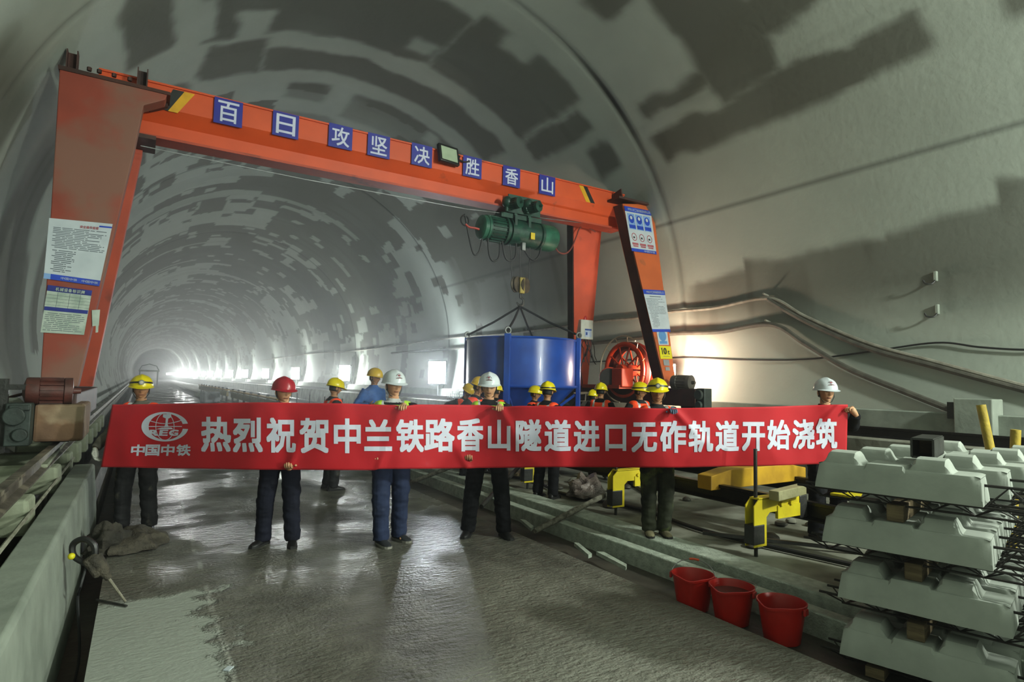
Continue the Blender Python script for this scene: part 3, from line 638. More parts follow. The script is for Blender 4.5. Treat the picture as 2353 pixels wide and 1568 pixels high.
# ------------------------------------------------------------------ notices on the crane legs
PAPER = M('white_paper', '#c3cbd2', '#b3bcc4', rough=.7, scale=3, bump=.05); PAPERG = M('faded_greenish_paper', '#b9c4ba', '#97a89c', rough=.8, scale=7, bump=.05)
PBLUE = M('print_strong_blue', '#2248c0', '#1c3ca6', rough=.6, bump=0); PNAVY = M('print_navy', '#24318a', '#1d2873', rough=.7, bump=0)
PGREY = M('print_grey', '#59626c', '#6b747d', rough=.7, bump=0); PRED = M('print_dull_red', '#b0626a', '#a04c55', rough=.7, bump=0); PLB = M('print_light_blue', '#86a9dc', '#7399d0', rough=.7, bump=0)
PBLACK = M('print_black', '#1e1e1c', rough=.7, bump=0); SILV = M('silver_tape', '#8d9298', '#7d8288', rough=.4, bump=.1); YELS = M('yellow_sign', '#e2d61c', '#d4c818', rough=.5, bump=0)
class Sign:
    def __init__(s, name, label, corners, k, c, group=None, cat='sign'):
        s.q = corners; s.k = k; s.c = c-.012
        s.t = thing(name, label, cat, s.p(.5, 0), group=group, world=True)
    def p(s, u, v, o=0):
        tl, tr, br, bl = s.q
        px = (tl[0]*(1-u)+tr[0]*u)*v+(bl[0]*(1-u)+br[0]*u)*(1-v); py = (tl[1]*(1-u)+tr[1]*u)*v+(bl[1]*(1-u)+br[1]*u)*(1-v)
        return UP(px, py, s.k, s.c-o)
    def sheet(s, m, u0=0, v0=0, u1=1, v1=1, name='sheet', o=0, th=.006):
        b = MB(); n = V((0, th, 0)); b.prism([s.p(u0, v0, o), s.p(u1, v0, o), s.p(u1, v1, o), s.p(u0, v1, o)], n); return b.build(name, m, s.t, smooth=False)
    def bars(s, m, lst, name='print', o=.003, par=None):
        b = MB()
        for u0, v0, u1, v1 in lst: b.add([s.p(u0, v0, o), s.p(u1, v0, o), s.p(u1, v1, o), s.p(u0, v1, o)], [(0, 1, 2, 3)])
        return b.build(name, m, par or s.t, smooth=False, recalc=False)
    def text(s, m, txt, u0, v0, u1, v1, name='lettering', o=.011, bold=.02):
        b = MB(); w = (u1-u0)/len(txt)
        for i, ch in enumerate(txt):
            if ch != ' ': letter(b, ch, (u0+w*i+w*.06, v0, u0+w*(i+1)-w*.06, v1), lambda x, y: s.p(x, y, o), bold)
        return b.build(name, m, s.t, smooth=False, recalc=False)
    def disc(s, m, cu, cv, ru, rv, name, o=.003, hole=0):
        b = MB(); n = 24; pts = [s.p(cu+ru*math.cos(2*PI*i/n), cv+rv*math.sin(2*PI*i/n), o) for i in range(n)]
        if hole:
            b.add(pts+[s.p(cu+ru*hole*math.cos(2*PI*i/n), cv+rv*hole*math.sin(2*PI*i/n), o) for i in range(n)], [(i, (i+1) % n, n+(i+1) % n, n+i) for i in range(n)])
        else: b.add(pts, [tuple(range(n))])
        return b.build(name, m, s.t, smooth=False, recalc=False)
def rows(seed, u0, u1, v0, v1, n, th=.4):
    rr = random.Random(seed); o = []; h = (v1-v0)/n
    for i in range(n):
        v = v1-h*(i+.5); u = u0+rr.choice((0, 0, .05)); end = u1-rr.choice((0, .02, .1, .35))*(u1-u0)
        while u < end:
            w = min(rr.uniform(.06, .3), end-u); o.append((u, v-h*th/2, u+w, v+h*th/2)); u += w+rr.uniform(.012, .03)
    return o
s = Sign('notice_poster', 'large white rules poster with a blue foot on the near left crane leg', [(113, 501), (259, 515), (228, 658), (100, 640)], KL, CL)
s.sheet(PAPER); s.sheet(PBLUE, .12, 0, 1.0, .09, 'blue_footer', .007, .003); s.bars(PLB, [(.0, .0, .12, .09)], 'emblem', .009); s.text(PAPER, '中国中铁 中国中铁', .3, .025, .97, .065, bold=0)
s.text(PRED, '安全操作规程', .5, .885, .8, .93, 'title'); s.bars(PBLUE, [(.8, .93, 1.0, .955)], 'blue_corner'); s.bars(PGREY, rows(1, .08, .96, .52, .87, 13)+rows(2, .1, .5, .13, .5, 12), 'print_lines')
s = Sign('machine_plate_notice', 'torn pale table notice with two blue bands on the near left crane leg', [(110, 655), (212, 668), (193, 770), (93, 764)], KL, CL-.004)
s.sheet(PAPERG); s.bars(PNAVY, [(0, .88, 1, 1), (.0, .47, .99, .55)], 'blue_band'); s.text(PAPERG, '机械设备标识牌', .18, .9, .85, .975)
g_ = [(.0, .59+.07*i, 1, .595+.07*i) for i in range(4)]+[(x, .55, x+.008, .87) for x in (.25, .52, .76)]
s.bars(PGREY, g_+rows(5, .04, .95, .04, .44, 10, .3), 'print_lines')
s = Sign('paper_scrap', 'pale scrap of paper stuck on the far left crane leg edge', [(210, 713), (230, 712), (226, 764), (212, 766)], KL, CL-.004, cat='paper'); s.sheet(PAPERG, .05, .3, 1, 1); s.sheet(PAPERG, .55, 0, .95, .3)
s = Sign('safety_sign', 'safety sign with six round symbols at the top of the near right crane leg', [(1434, 473), (1495, 485), (1509, 585), (1452, 577)], KN, CN, 'boards on the near right crane leg')
s.sheet(PAPER); s.sheet(PBLUE, 0, .89, 1, 1, 'blue_header', .007, .003); s.sheet(PBLUE, 0, 0, 1, .07, 'blue_footer', .007, .003); s.text(PAPER, '中铁北京工程局集团有限公司', .12, .915, .97, .975, bold=0); s.text(PAPER, '中国中铁', .5, .015, .95, .055, bold=0)
for i in range(3):
    u = .2+.3*i
    s.bars(PLB, [(u-.13, .5, u+.13, .85)], 'panel', .0035); s.disc(PBLUE, u, .73, .1, .095, 'blue_symbol', .006); s.disc(PAPER, u, .76, .045, .04, 'symbol_figure', .008); s.bars(PBLUE, [(u-.12, .52, u+.12, .6)], 'caption', .006)
    s.disc(PRED, u, .33, .1, .09, 'red_ring', .004, .8); s.bars(PBLACK, [(u-.04, .3, u+.02, .34)], 'symbol_figure', .004); s.bars(PRED, [(u-.12, .15, u+.12, .2), (u-.1, .11, u+.1, .14)], 'caption', .004)
s = Sign('notice_board', 'white rules notice with blue header halfway up the near right crane leg', [(1477, 665), (1527, 668), (1541, 763), (1500, 763)], KN, CN, 'boards on the near right crane leg')
s.sheet(PAPER); s.sheet(PBLUE, 0, .89, 1, 1, 'blue_header', .007, .003); s.sheet(PBLUE, 0, 0, 1, .065, 'blue_footer', .007, .003); s.text(PAPER, '中铁北京工程局集团有限公司', .14, .915, .95, .97, bold=0); s.bars(PGREY, [(.25, .83, .78, .85)]+rows(8, .06, .92, .42, .8, 11, .3)+rows(9, .1, .5, .1, .42, 10, .3), 'print_lines')
s = Sign('helmet_sign', 'small pale blue helmet sign under the notice on the near right leg', [(1509, 763), (1533, 763), (1537, 793), (1514, 793)], KN, CN+.003, 'boards on the near right crane leg')
s.sheet(PAPER); s.disc(M('print_mid_blue', '#5a8fc4', '#4f83b8', rough=.7, bump=0), .5, .7, .36, .42, 'symbol'); s.bars(MATS['print_mid_blue'], [(.12, .08, .88, .3)], 'caption')
s = Sign('load_sign', 'yellow sign reading 10t on the near right crane leg', [(1514, 795), (1541, 796), (1545, 825), (1518, 825)], KN, CN, 'boards on the near right crane leg')
s.sheet(YELS); s.bars(PBLACK, [(.2, .35, .27, .86), (.14, .74, .2, .80)], 'figure'); s.text(PBLACK, '0', .33, .35, .63, .86, bold=.02); s.text(PBLACK, 't', .68, .35, .86, .66, bold=.015); s.bars(PGREY, [(.25, .17, .8, .2)], 'print_lines')
for nm, q in (('upper', [(1524, 827), (1537, 827), (1539, 841), (1526, 840)]), ('lower', [(1529, 844), (1538, 844), (1540, 852), (1530, 852)])):
    s = Sign('tape_patch', 'silver tape patch under the 10t sign, the %s of two' % nm, q, KN, CN, 'tape patches on the near right leg', 'tape'); s.sheet(SILV)

# ------------------------------------------------------------------ left side: crane rail, cross beams, cables, drill
RAILM = M('worn_rail_steel', '#6a6459', '#4b463e', rough=.5, scale=5, bump=.2, metal=.3, dirt=('#8f8877', 4, .5)); DKRAIL = M('dark_rail_steel', '#191817', '#100f0f', rough=.35, bump=.12, metal=.3)
def rail(name, x, zt, y0, y1, m, h=.15, s_=1.0):
    b = MB(); pr = [(-.06, 0), (.06, 0), (.06, .015), (.01, .035), (.01, h-.04), (.035, h-.03), (.035, h), (-.035, h), (-.035, h-.03), (-.01, h-.04), (-.01, .035), (-.06, .015)]
    b.prism([(x+px*s_, y0, zt-h+pz) for px, pz in pr], (0, y1-y0, 0)); return b.build(name, m, smooth=False)
tag(rail('crane_rail', -.80, .85, 1.5, 330, RAILM), 'long worn crane rail over the cross beams along the left wall', 'rail')
tag(rail('crane_rail', 9.6, 1.11, -5, 330, DKRAIL, .16), 'long dark crane rail along the ledge of the right wall', 'rail')
b = MB(); b.span((-2.0, 1.0, -.36), (-.98, 331, .42)); struct('trim_7', b, GREY2, smooth=False)
WEAT = M('weathered_pale_concrete', '#9aa08c', '#7d826f', rough=.9, scale=4, bump=.4, spec=.15, dirt=('#6b6c5c', 2, .6))
n_b = 0
for y in (3.1, 4.5, 6.08, 8.0, 9.3, 10.6, 11.9, 13.2, 14.5, 15.8, 17.1):
    rr = random.Random(int(y*10)); b = MB(); d = .17
    b.hexa([(-1.38, y-d, .421), (-.655, y-d, .421), (-.655, y+d, .421), (-1.38, y+d, .421), (-1.38, y-d+.02, .70), (-.66-.02, y-d+.03, .695), (-.665, y+d-.02, .70), (-1.38, y+d-.02, .70)])
    o = b.build('cross_beam', WEAT, smooth=False, bev=.03)
    tag(o, ('pale concrete cross beam under the left crane rail, %s' % {3.1: 'at the picture corner', 4.5: 'nearest to the camera', 6.08: 'second from the camera', 8.0: 'third from the camera'}[y]) if y < 9 else 'weathered concrete cross beam further back under the left crane rail', 'beam', 'cross beams under the left crane rail')
o = MB().tube(cat([(-.665, 2, .59), (-.68, 4, .57), (-.66, 5.5, .6), (-.675, 7.5, .57), (-.66, 9.5, .6)], 10), .014, 6).build('rope', M('dirty_white_rope', '#a5a594', '#7b7a6a', rough=.9, bump=.5, bscale=80)); tag(o, 'dirty white rope lying along the left edge of the kerb', 'rope')
o = MB().tube(cat([(-.9, 2, .72), (-.88, 5, .73), (-.89, 8, .72), (-.88, 11, .74), (-.9, 16, .72)], 8), .018, 6).build('cable', RUB); tag(o, 'black cable lying beside the left crane rail on the beams', 'cable')
o = MB().bar(U(95, 1072, z=.74), U(150, 1006, z=.76), .1, .035).build('plank', WEAT, smooth=False, bev=.006); tag(o, 'short pale plank lying across the beams by the left crane rail', 'plank')
# broken precast pieces by the wall
o = MB().bar(U(18, 930, y=9.6), U(52, 962, y=9.4), .18, .22).build('precast_piece', GREY, smooth=False, bev=.02); tag(o, 'pale broken precast concrete piece leaning by the left wall', 'concrete piece')
o = MB().box(U(20, 985, y=9.3)+V((.02, 0, 0)), (.26, .4, .3), rotz(.4)).build('precast_piece', GREY, smooth=False, bev=.02); tag(o, 'squat concrete block lying at the picture edge by the left wall', 'concrete piece')
o = MB().tube(cat([U(10, 918, y=10.5), U(28, 912, y=10.4), U(60, 904, y=10.2)], 5), .02, 6).build('rusty_bar', BROWN); tag(o, 'thin rusty bar lying against the left wall by the crane bogie', 'bar')
# drill
MUD = M('caked_mud', '#4b453a', '#2e2a23', rough=.8, scale=14, bump=.7)
tip = V((.0, 5.29, .02)); top_ = U(187, 1243, z=.46); ax = (top_-tip).normalized(); L = (top_-tip).length
t = thing('hammer_drill', 'muddy dark hammer drill with long bit leaning on the kerb', 'drill', tip, world=True)
MB().tube([tip, tip+ax*L*.4], [.008, .011], 8).build('drill_bit', M('muddy_steel', '#8b8676', '#5c574b', rough=.5, metal=.4, bump=.4, bscale=60), t)
MB().tube([tip+ax*L*.37, tip+ax*L*.45, tip+ax*L*.5, tip+ax*L*.6, tip+ax*L*.72], [.02, .03, .045, .05, .055], 12).build('body', MUD, t)
sd = ax.cross(V((0, 0, 1))).normalized(); up_ = sd.cross(ax)
MB().tube(cat([tip+ax*L*.7, tip+ax*L*.85+up_*.05, tip+ax*L*1.0+up_*.02, tip+ax*L*1.02-up_*.06, tip+ax*L*.88-up_*.1, tip+ax*L*.7-up_*.06], 5), .022, 8).build('handle', HOUS, t)
MB().box(tip+ax*L*.62-up_*.02, (.1, .1, .16), V((0, 0, 1)).rotation_difference(ax).to_matrix()).build('motor_housing', MUD, t, bev=.02)
MB().ell(tip+ax*L*.9-up_*.1+_f*-.02, (.024, .024, .024)).build('yellow_switch', YELS, t)
MB().tube(cat([tip+ax*L*.72-up_*.05, tip+ax*L*.6+V((-.1, -.05, -.12)), V((-.3, 5.5, .02)), V((-.25, 5.1, -.3)), V((-.3, 4.2, -.34))], 6), .01, 6).build('cord', RUB, t)
o = MB().tube([U(222, 1379, z=.012), U(291, 1393, z=.012)], .009, 6).build('steel_bar', GREASE); tag(o, 'short dark steel bar lying across the pale floor corner', 'bar')
def lump(name, c, r, m, seed, n=40, amp=.35, fr=6, flat=True):
    b = MB().ell(c, r, None, n, n//2); c = V(c)
    for i, v in enumerate(b.v):
        d = (v-c); k = 1+amp*(noise.noise(v*fr+V((seed, 0, 0)))+.5*noise.noise(v*fr*2.3+V((seed, 4, 0))))
        b.v[i] = c+d*k
        if flat and b.v[i].z < c.z-r[2]*.2: b.v[i].z = c.z-r[2]*.2
    return b.build(name, m)
q = U(300, 1258, z=.02); o = lump('mud_heap', q+V((.0, .1, .02)), (.3, .3, .13), MUD, 3); tag(o, 'heap of wet mud by the feet of the leftmost banner holder', 'mud', kind='stuff')
q = U(250, 1268, z=.02); o = lump('muddy_rag', q+V((-.02, .05, .04)), (.17, .22, .2), M('muddy_rag_cloth', '#3c3830', '#26241f', rough=.9, bump=.8), 9, amp=.5, fr=9); tag(o, 'dark muddy rag bundled beside the drill on the floor', 'rag')
o = MB().box(U(525, 1537, z=.006), (.05, .035, .006), rotz(.9)).build('paper_scrap', PAPER, smooth=False); tag(o, 'tiny white paper scrap on the wet floor in the foreground', 'paper')

# ------------------------------------------------------------------ twin-block sleepers, stacked four high
SLP = M('pale_sleeper_concrete', '#a6aba4', '#969b94', rough=.85, scale=5, bump=.12, spec=.2, dirt=('#82857f', 9, .68)); REBAR = M('rusty_rebar', '#2b2622', '#1a1715', rough=.6, bump=.3, metal=.3)
SL, SH = .85, .155
def block_mesh():
    b = MB(); rg = []
    def hump(x, a, c):
        if x <= a or x >= c: return 0
        t = (x-a)/(c-a); return min(1, 2.6*math.sin(PI*t)**1.2)**1.0
    N = 68
    for i in range(N+1):
        x = SL*i/N; h = hump(x, .035, .25)*.075+hump(x, .50, .71)*.075 if True else 0
        seat = .018 if .275 < x < .48 else 0
        e = min(x, SL-x); k = min(1, .80+e/.05*.2) if e < .05 else 1
        top = (SH+(seat if h < .01 else 0))*(.93+.07*min(1, e/.03)); w0, w1 = .15, .132*k
        fl = .5+.5*(h/.085) if h > 0 else 0
        pts = [(-w0, 0), (-w0*.985, .03), (-w1, top-.02), (-w1+.014, top), (-.112, top+.002), (-.098, top+h*.55), (-.075, top+h*.9), (-.04, top+h), (.04, top+h), (.075, top+h*.9), (.098, top+h*.55), (.112, top+.002), (w1-.014, top), (w1, top-.02), (w0*.985, .03), (w0, 0)]
        inset = .02*(0 if 0 < i < N else 1)
        rg.append([V((y, x+((.012*(z/SH)) if i == 0 else -(.012*(z/SH)) if i == N else 0), z)) for y, z in pts])
    b.rings(rg, True); return b
def sleeper():
    t = thing('twin_block_sleeper', 'sleeper', 'sleeper')
    bb = block_mesh(); bb.build('block', SLP, t, ang=28)
    b2 = MB(); b2.v = [V((v.x, v.y+1.62, v.z)) for v in bb.v]; b2.f = bb.f; b2.mi = bb.mi; b2.build('block', SLP, t, ang=28)
    b = MB()
    for x in (-.08, .08): b.tube([(x, -.13, -.012), (x, 2.6, -.012)], .008, 6)
    b.tube([(0, SL-.02, .1), (0, 1.64, .1)], .008, 6); b.tube([(0, -.02, -.075), (0, 2.49, -.075)], .007, 6)
    y = -.1; pts1, pts2 = [], []
    while y < 2.55:
        pts1 += [V((-.08, y, -.012)), V((0, y+.1, -.075))]; pts2 += [V((.08, y, -.012)), V((0, y+.1, -.075))]; y += .2
    b.tube(pts1, .005, 5); b.tube(pts2, .005, 5)
    y = SL; p1, p2 = [], []
    while y < 1.6:
        p1 += [V((-.08, y, -.012)), V((0, y+.1, .1))]; p2 += [V((.08, y, -.012)), V((0, y+.1, .1))]; y += .2
    b.tube(p1, .005, 5); b.tube(p2, .005, 5)
    b.build('lattice_girder', REBAR, t)
    return t
proto = sleeper()
ANG = math.radians(180+15)      # the sleepers' length runs towards the camera, turned a little to the right
rows_ = [('top', 1.055, 3.70, 2.28, .345, 5, .00), ('second', .715, 3.73, 2.26, .315, 6, .02), ('third', .375, 3.80, 2.20, .33, 5, -.01), ('bottom', .035, 3.79, 2.19, .34, 5, .0)]
first = True; nth = ['front', 'second', 'third', 'fourth', 'fifth', 'sixth']
perp = V((math.cos(math.radians(15)), math.sin(math.radians(15)), 0))
for nm, z, x, y, st, n, da in rows_:
    for i in range(n):
        p = V((x, y, z))+perp*.155+(V((.40, .02, 0)) if nm == 'top' else perp*st)*i; a = ANG+da+(0.012*((i*7) % 3-1))
        lab = 'pale twin block concrete sleeper, %s in the %s layer of the stack' % (nth[i], nm)
        if first: o = proto; o.location = p; o.rotation_euler = (0, 0, a); o['label'] = lab; first = False
        else: o = dup(proto, p, a, lab)
        o['group'] = 'stacked twin block sleepers'
TIMB = M('rough_timber', '#7a6a4e', '#5b4d37', rough=.85, scale=6, bump=.4, stretch=(1, 1, 6)); TIMBP = M('pale_timber', '#9c9772', '#7f7a58', rough=.85, scale=5, bump=.35)
ax_ = V((math.sin(math.radians(15)), -math.cos(math.radians(15)), 0))
for nm, z, x, y, st, n, da in rows_[1:]:
    a = V((x, y, z+SH+.07))+ax_*.39-perp*-.07; o = MB().bar(a, a+perp*(st*(n-1)+.2), .09, .1).build('timber_spacer', TIMB, smooth=False, bev=.006)
    tag(o, 'square timber spacer resting on the %s layer of the sleeper stack' % nm, 'timber', 'timbers between the sleepers')
for i in range(2):
    a = V((3.83, 2.2, -.035))+ax_*(.18+.5*i); o = MB().bar(a, a+perp*1.9, .1, .06).build('timber_spacer', TIMB, smooth=False); tag(o, ['timber under the far end of the sleeper stack', 'timber under the near end of the sleeper stack'][i], 'timber', 'timbers between the sleepers')
a = U(2119, 1031, z=1.33); d = (U(2165, 1012, z=1.33)-a).normalized()
t = thing('square_tube', 'short black square steel tube lying on top of the sleepers', 'tube', a, world=True)
b = MB(); w = .055; sdv = d.cross(V((0, 0, 1))).normalized()
for s1, s2, ww, hh in ((0, 1, 2*w, .012), (0, -1, 2*w, .012), (1, 0, .012, 2*w), (-1, 0, .012, 2*w)):
    o_ = sdv*(s1*w)+V((0, 0, s2*w)); b.bar(a+o_, a+o_+d*.42, ww, hh)
b.build('tube_wall', GREASE, t, smooth=False); MB().box(a+d*.3, (.1, .1, .1), V((0, 1, 0)).rotation_difference(d).to_matrix()).build('timber_plug', TIMB, t, smooth=False)

# ------------------------------------------------------------------ red buckets
RBK = M('red_plastic', '#b51f18', '#9c1a14', rough=.38, scale=4, bump=.05, dirt=('#6b2a20', 7, .7))
def pail(label, px, py, rz, extra=None):
    p = U(px, py, z=-.068); p.z = -.068
    t = thing('red_bucket', label, 'bucket', p, rz, 'red plastic buckets')
    b = MB(); n = 40
    prof = [(.112, 0), (.118, .004), (.155, .25), (.163, .252), (.165, .268), (.157, .27), (.15, .25), (.114, .012), (0.001, .012)]
    b.lathe(prof, (0, 0, 0), None, n, cap=False)
    for i, v in enumerate(b.v):      # pouring lip
        if v.z > .22:
            a = math.atan2(v.y, v.x); k = max(0, math.cos(a-PI))**14; r = 1+.16*k; b.v[i] = V((v.x*r, v.y*r, v.z-.012*k))
    b.add([V((.112*math.cos(2*PI*i/n), .112*math.sin(2*PI*i/n), 0)) for i in range(n)], [tuple(range(n))])
    b.build('pail', RBK, t)
    for s_ in (-1, 1): MB().box((0, s_*.168, .238), (.05, .02, .045)).build('handle_lug', RBK, t, bev=.006)
    return t
t = pail('red bucket with its wire handle raised, farthest of the three', 1592, 1398, .6)
hp = [V((math.cos(a)*-.10*math.sin(a) if False else .09*math.sin(a), .168*math.cos(a), .245+.11*math.sin(a))) for a in [PI*i/14 for i in range(15)]]
MB().tube(hp, .0035, 6).build('wire_handle', STEEL, t); MB().tube(hp[6:9], .009, 8).build('handle_grip', M('orange_grip', '#e0552a', rough=.5), t)
t = pail('red bucket full of water, middle of the three', 1682, 1430, .25)
wm = M('murky_water', '#4a2a24', '#3a201c', rough=.05, bump=.02); MB().lathe([(.001, .215), (.147, .215)], (0, 0, 0), None, 32, cap=False).build('water', wm, t)
pts = [V((.158*math.cos(a), .168*math.sin(a), .262-.01*math.sin(a))) for a in [-PI/2+PI*i/14 for i in range(15)]]; MB().tube([q+V((.01, 0, .01)) for q in pts], .0035, 6).build('wire_handle', STEEL, t)
t = pail('empty red bucket nearest to the camera', 1797, 1472, .1)

# ------------------------------------------------------------------ track panel: rails on yellow support brackets
tag(rail('track_rail', 5.72, .56, 2.75, 70, DKRAIL, .18, 1.2), 'black track rail held by the yellow brackets, nearer of the two', 'rail', 'rails of the new track')
tag(rail('track_rail', 7.15, .56, 2.75, 70, DKRAIL, .18, 1.2), 'black track rail farther from the yellow brackets', 'rail', 'rails of the new track')
YB = M('worn_yellow_paint', '#d6c41c', '#c4ae18', rough=.5, scale=5, bump=.12, dirt=('#4a3f16', 5, .62)); YD = M('ochre_paint', '#c89a1c', '#a97f18', rough=.55, scale=4, bump=.12)
labs = ['yellow track bracket with a tall black screw standing in the pale strip', 'yellow track bracket behind the legs of the muddy trousered man', 'yellow track bracket just visible under the banner middle']
lab_rest = 'yellow track bracket further along the new track'
def bracket(y, lab):
    t = thing('track_bracket', lab, 'bracket', (4.95, y, .11), group='yellow brackets carrying the track', world=True); o = V((4.95, y, .11))
    MB().tube([o, o+V((0, 0, .99))], .018, 10).build('screw_rod', GREASE, t)
    b = MB()
    for s_ in (-.045, .045): b.prism([o+V((-.09, s_-.005, .1)), o+V((.09, s_-.005, .1)), o+V((.09, s_-.005, .36)), o+V((.14, s_-.005, .40)), o+V((.62, s_-.005, .40)), o+V((.62, s_-.005, .53)), o+V((-.02, s_-.005, .53)), o+V((-.09, s_-.005, .47))], (0, .01, 0))
    b.span(o+V((-.02, -.05, .525)), o+V((.62, .05, .54))); b.build('bracket_plates', YB, t, smooth=False)
    MB().span(o+V((-.1, -.055, .12)), o+V((.06, .055, .3))).build('clamp_block', GREASE, t, smooth=False, bev=.01)
    MB().span(o+V((.25, -.06, .33)), o+V((.6, -.03, .45))).build('lower_plate', YB, t, smooth=False)
    for x in (.3, .45): MB().cyl(o+V((x, -.075, .465)), o+V((x, -.045, .465)), .022, n=6).build('bolt', YB, t)
    MB().span(o+V((.6, -.06, .3)), o+V((.72, .06, .52))).build('rail_clip', GREASE, t, smooth=False, bev=.01)
for i in range(11):
    bracket(3.635+1.935*i, labs[i] if i < 3 else lab_rest)
q = U(1972, 1141, z=.585); o = MB().box(q, (.3, .42, .03), rotz(.1)).build('yellow_plate', YB, smooth=False); tag(o, 'flat yellow plate on the rail end behind the top sleeper layer', 'plate')
for i, y in enumerate((4.75, 8.6, 12.4, 16.3)):
    t = MB().prism([(5.55, y-.1, .50), (7.35, y-.1, .50), (7.35, y-.1, .66), (7.0, y-.1, .72), (5.9, y-.1, .72), (5.55, y-.1, .66)], (0, .2, 0)).build('cross_frame', YD, smooth=False, bev=.01)
    tag(t, ['ochre cross frame over the track rails right of the muddy trousers', 'ochre cross frame over the rails behind the banner', 'ochre cross frame over the rails further down the track', 'ochre cross frame farthest down the track'][i], 'cross frame', 'cross frames of the track panel')
o = MB().bar(U(1778, 1140, z=.68), U(1842, 1124, z=.70), .1, .09).build('timber_block', TIMBP, smooth=False, bev=.008); tag(o, 'pale timber block resting on the yellow bracket arm', 'timber')
MUDP = M('mud_crusted_wood', '#8d897d', '#4a463c', rough=.85, scale=16, bump=.5)
for a, c, lab in (((3.80, 5.60, .04), (4.86, 5.68, .33), 'mud crusted pole leaning from the slab edge under the banner'), ((3.83, 9.2, .03), (4.34, 8.69, .33), 'mud crusted pole between the blue trousers and black trousers'), ((3.9, 7.0, .04), (5.1, 7.9, .42), 'dark pole lying behind the man with glasses')):
    o = MB().tube([a, (V(a)+V(c))/2, c], [.03, .034, .03], 10).build('pole', MUDP if 'crusted' in lab else GREASE); tag(o, lab, 'pole')
for q, lab in (([(1319, 1255), (1330, 1256), (1360, 1281), (1352, 1284)], 'first'), ([(1370, 1276), (1388, 1277), (1440, 1306), (1438, 1312)], 'second'), ([(1195, 1200), (1207, 1202), (1226, 1216), (1220, 1222)], 'third')):
    ps = [U(x, y, z=.01) for x, y in q]; o = MB().prism(ps, (0, 0, .035)).build('timber_strip', SCREED, smooth=False); tag(o, 'pale broken timber strip along the slab edge, %s' % {'first': 'in the middle below the leaning pole', 'second': 'nearest to the red buckets', 'third': 'beside the shoe of the man with glasses'}[lab], 'timber strip', 'broken strips along the slab edge')
q = U(1345, 1140, z=.15); o = lump('crumpled_sack', q+V((0, 0, .05)), (.25, .2, .22), M('dirty_plastic', '#7a6d68', '#4e4440', rough=.35, scale=9, bump=.8), 21, amp=.5, fr=7); tag(o, 'crumpled dirty plastic sack on the track bed behind the pole', 'sack')
random.seed(11)
for i in range(26):
    p = V((random.uniform(5.0, 7.0), random.uniform(3.4, 11), .13)); r = random.uniform(.04, .09)
    o = lump('rubble_lump', p, (r, r*1.2, r*.7), DARKC if i % 3 else GREY2, i, n=12, amp=.4, fr=9); tag(o, 'small rubble lump lying on the track bed between the rails', 'rubble', 'rubble on the track bed')

# ------------------------------------------------------------------ right wall: cables, hooks, box
def UTN(px, py, off=0.0):
    r = _f+_R*((px-W/2)/FOC)-_U*((py-H/2)/FOC); ox, oz = -TX, CAMZ-TZ; rad = TR-off
    a = r.x**2+r.z**2; b = 2*(r.x*ox+r.z*oz); c = ox*ox+oz*oz-rad*rad
    return CAM+r*((-b+math.sqrt(b*b-4*a*c))/(2*a))
CABL = M('dusty_grey_cable', '#8a877b', '#6e6a5f', rough=.8, bump=.3, bscale=40); CABD = M('dusty_dark_cable', '#55534a', '#3f3d36', rough=.8, bump=.3, bscale=40)
up = [(600, 829), (700, 815), (800, 808), (880, 799), (1020, 779), (1150, 768), (1250, 757), (1368, 739), (1470, 730), (1540, 717), (1640, 708), (1765, 686)]
c1 = up+[(1850, 728), (1990, 788), (2150, 833), (2353, 888), (2500, 925)]
c2 = [(1765, 688), (1850, 738), (1990, 799), (2150, 843), (2353, 897), (2500, 935)]
c3 = [(900, 812), (1020, 803), (1130, 796), (1250, 795), (1360, 789), (1480, 776), (1545, 767), (1650, 763), (1770, 746), (1850, 790), (1950, 848), (2090, 905), (2192, 945)]
c4 = [(1345, 833), (1480, 826), (1570, 822), (1700, 827), (1850, 826), (2000, 808), (2150, 788), (2250, 798), (2353, 804), (2480, 800)]
for pts, r, m, lab in ((c1, .035, CABL, 'upper grey cable sagging along the right wall from its hanger'), (c2, .045, CABD, 'thick dark cable running beside the upper cable to the right'), (c3, .05, CABD, 'lower thick cable dropping along the right wall to the concrete box'), (c4, .015, RUB, 'thin black wire strung low along the right wall')):
    o = MB().tube(cat([UTN(x, y, r+.03) for x, y in pts], 8), r, 8).build('wall_cable', m); tag(o, lab, 'cable', 'cables on the right wall')
for px, py, lab in ((1765, 680, 'small cable hanger pin on the right wall, upper one'), (1770, 741, 'small cable hanger pin on the right wall, lower one')):
    q = UTN(px, py, 0); o = MB().cyl(q, q+V((-.16, 0, .03)), .02, n=8).build('hanger_pin', CABL); tag(o, lab, 'pin')
for px, py, lab in ((2152, 640, 'pale wall hook on the right wall, upper one'), (2156, 716, 'pale wall hook on the right wall, lower one')):
    q = UTN(px, py, 0); t = thing('wall_hook', lab, 'hook', q, world=True)
    MB().box(q+V((-.03, 0, .03)), (.06, .05, .16)).build('mount', GREY, t, bev=.01)
    MB().tube(cat([q+V((-.05, 0, -.04)), q+V((-.1, .03, -.09)), q+V((-.14, .1, -.08)), q+V((-.14, .13, -.03))], 5), .016, 6).build('hook', GREASE, t)
a, c = U(2192, 990, x=9.95), U(2280, 918, x=9.95)
t = thing('concrete_box', 'pale concrete cable box standing on the right ledge by the wall', 'box', ((a.x), (a.y+c.y)/2, .95), world=True)
MB().span((9.95, c.y, .95), (10.3, a.y, c.z+.0)).build('box_wall', GREY, t, smooth=False, bev=.015); MB().span((10.0, a.y, .98+.3), (10.25, a.y+.1, c.z-.06)).build('cable_opening', GREASE, t, smooth=False)
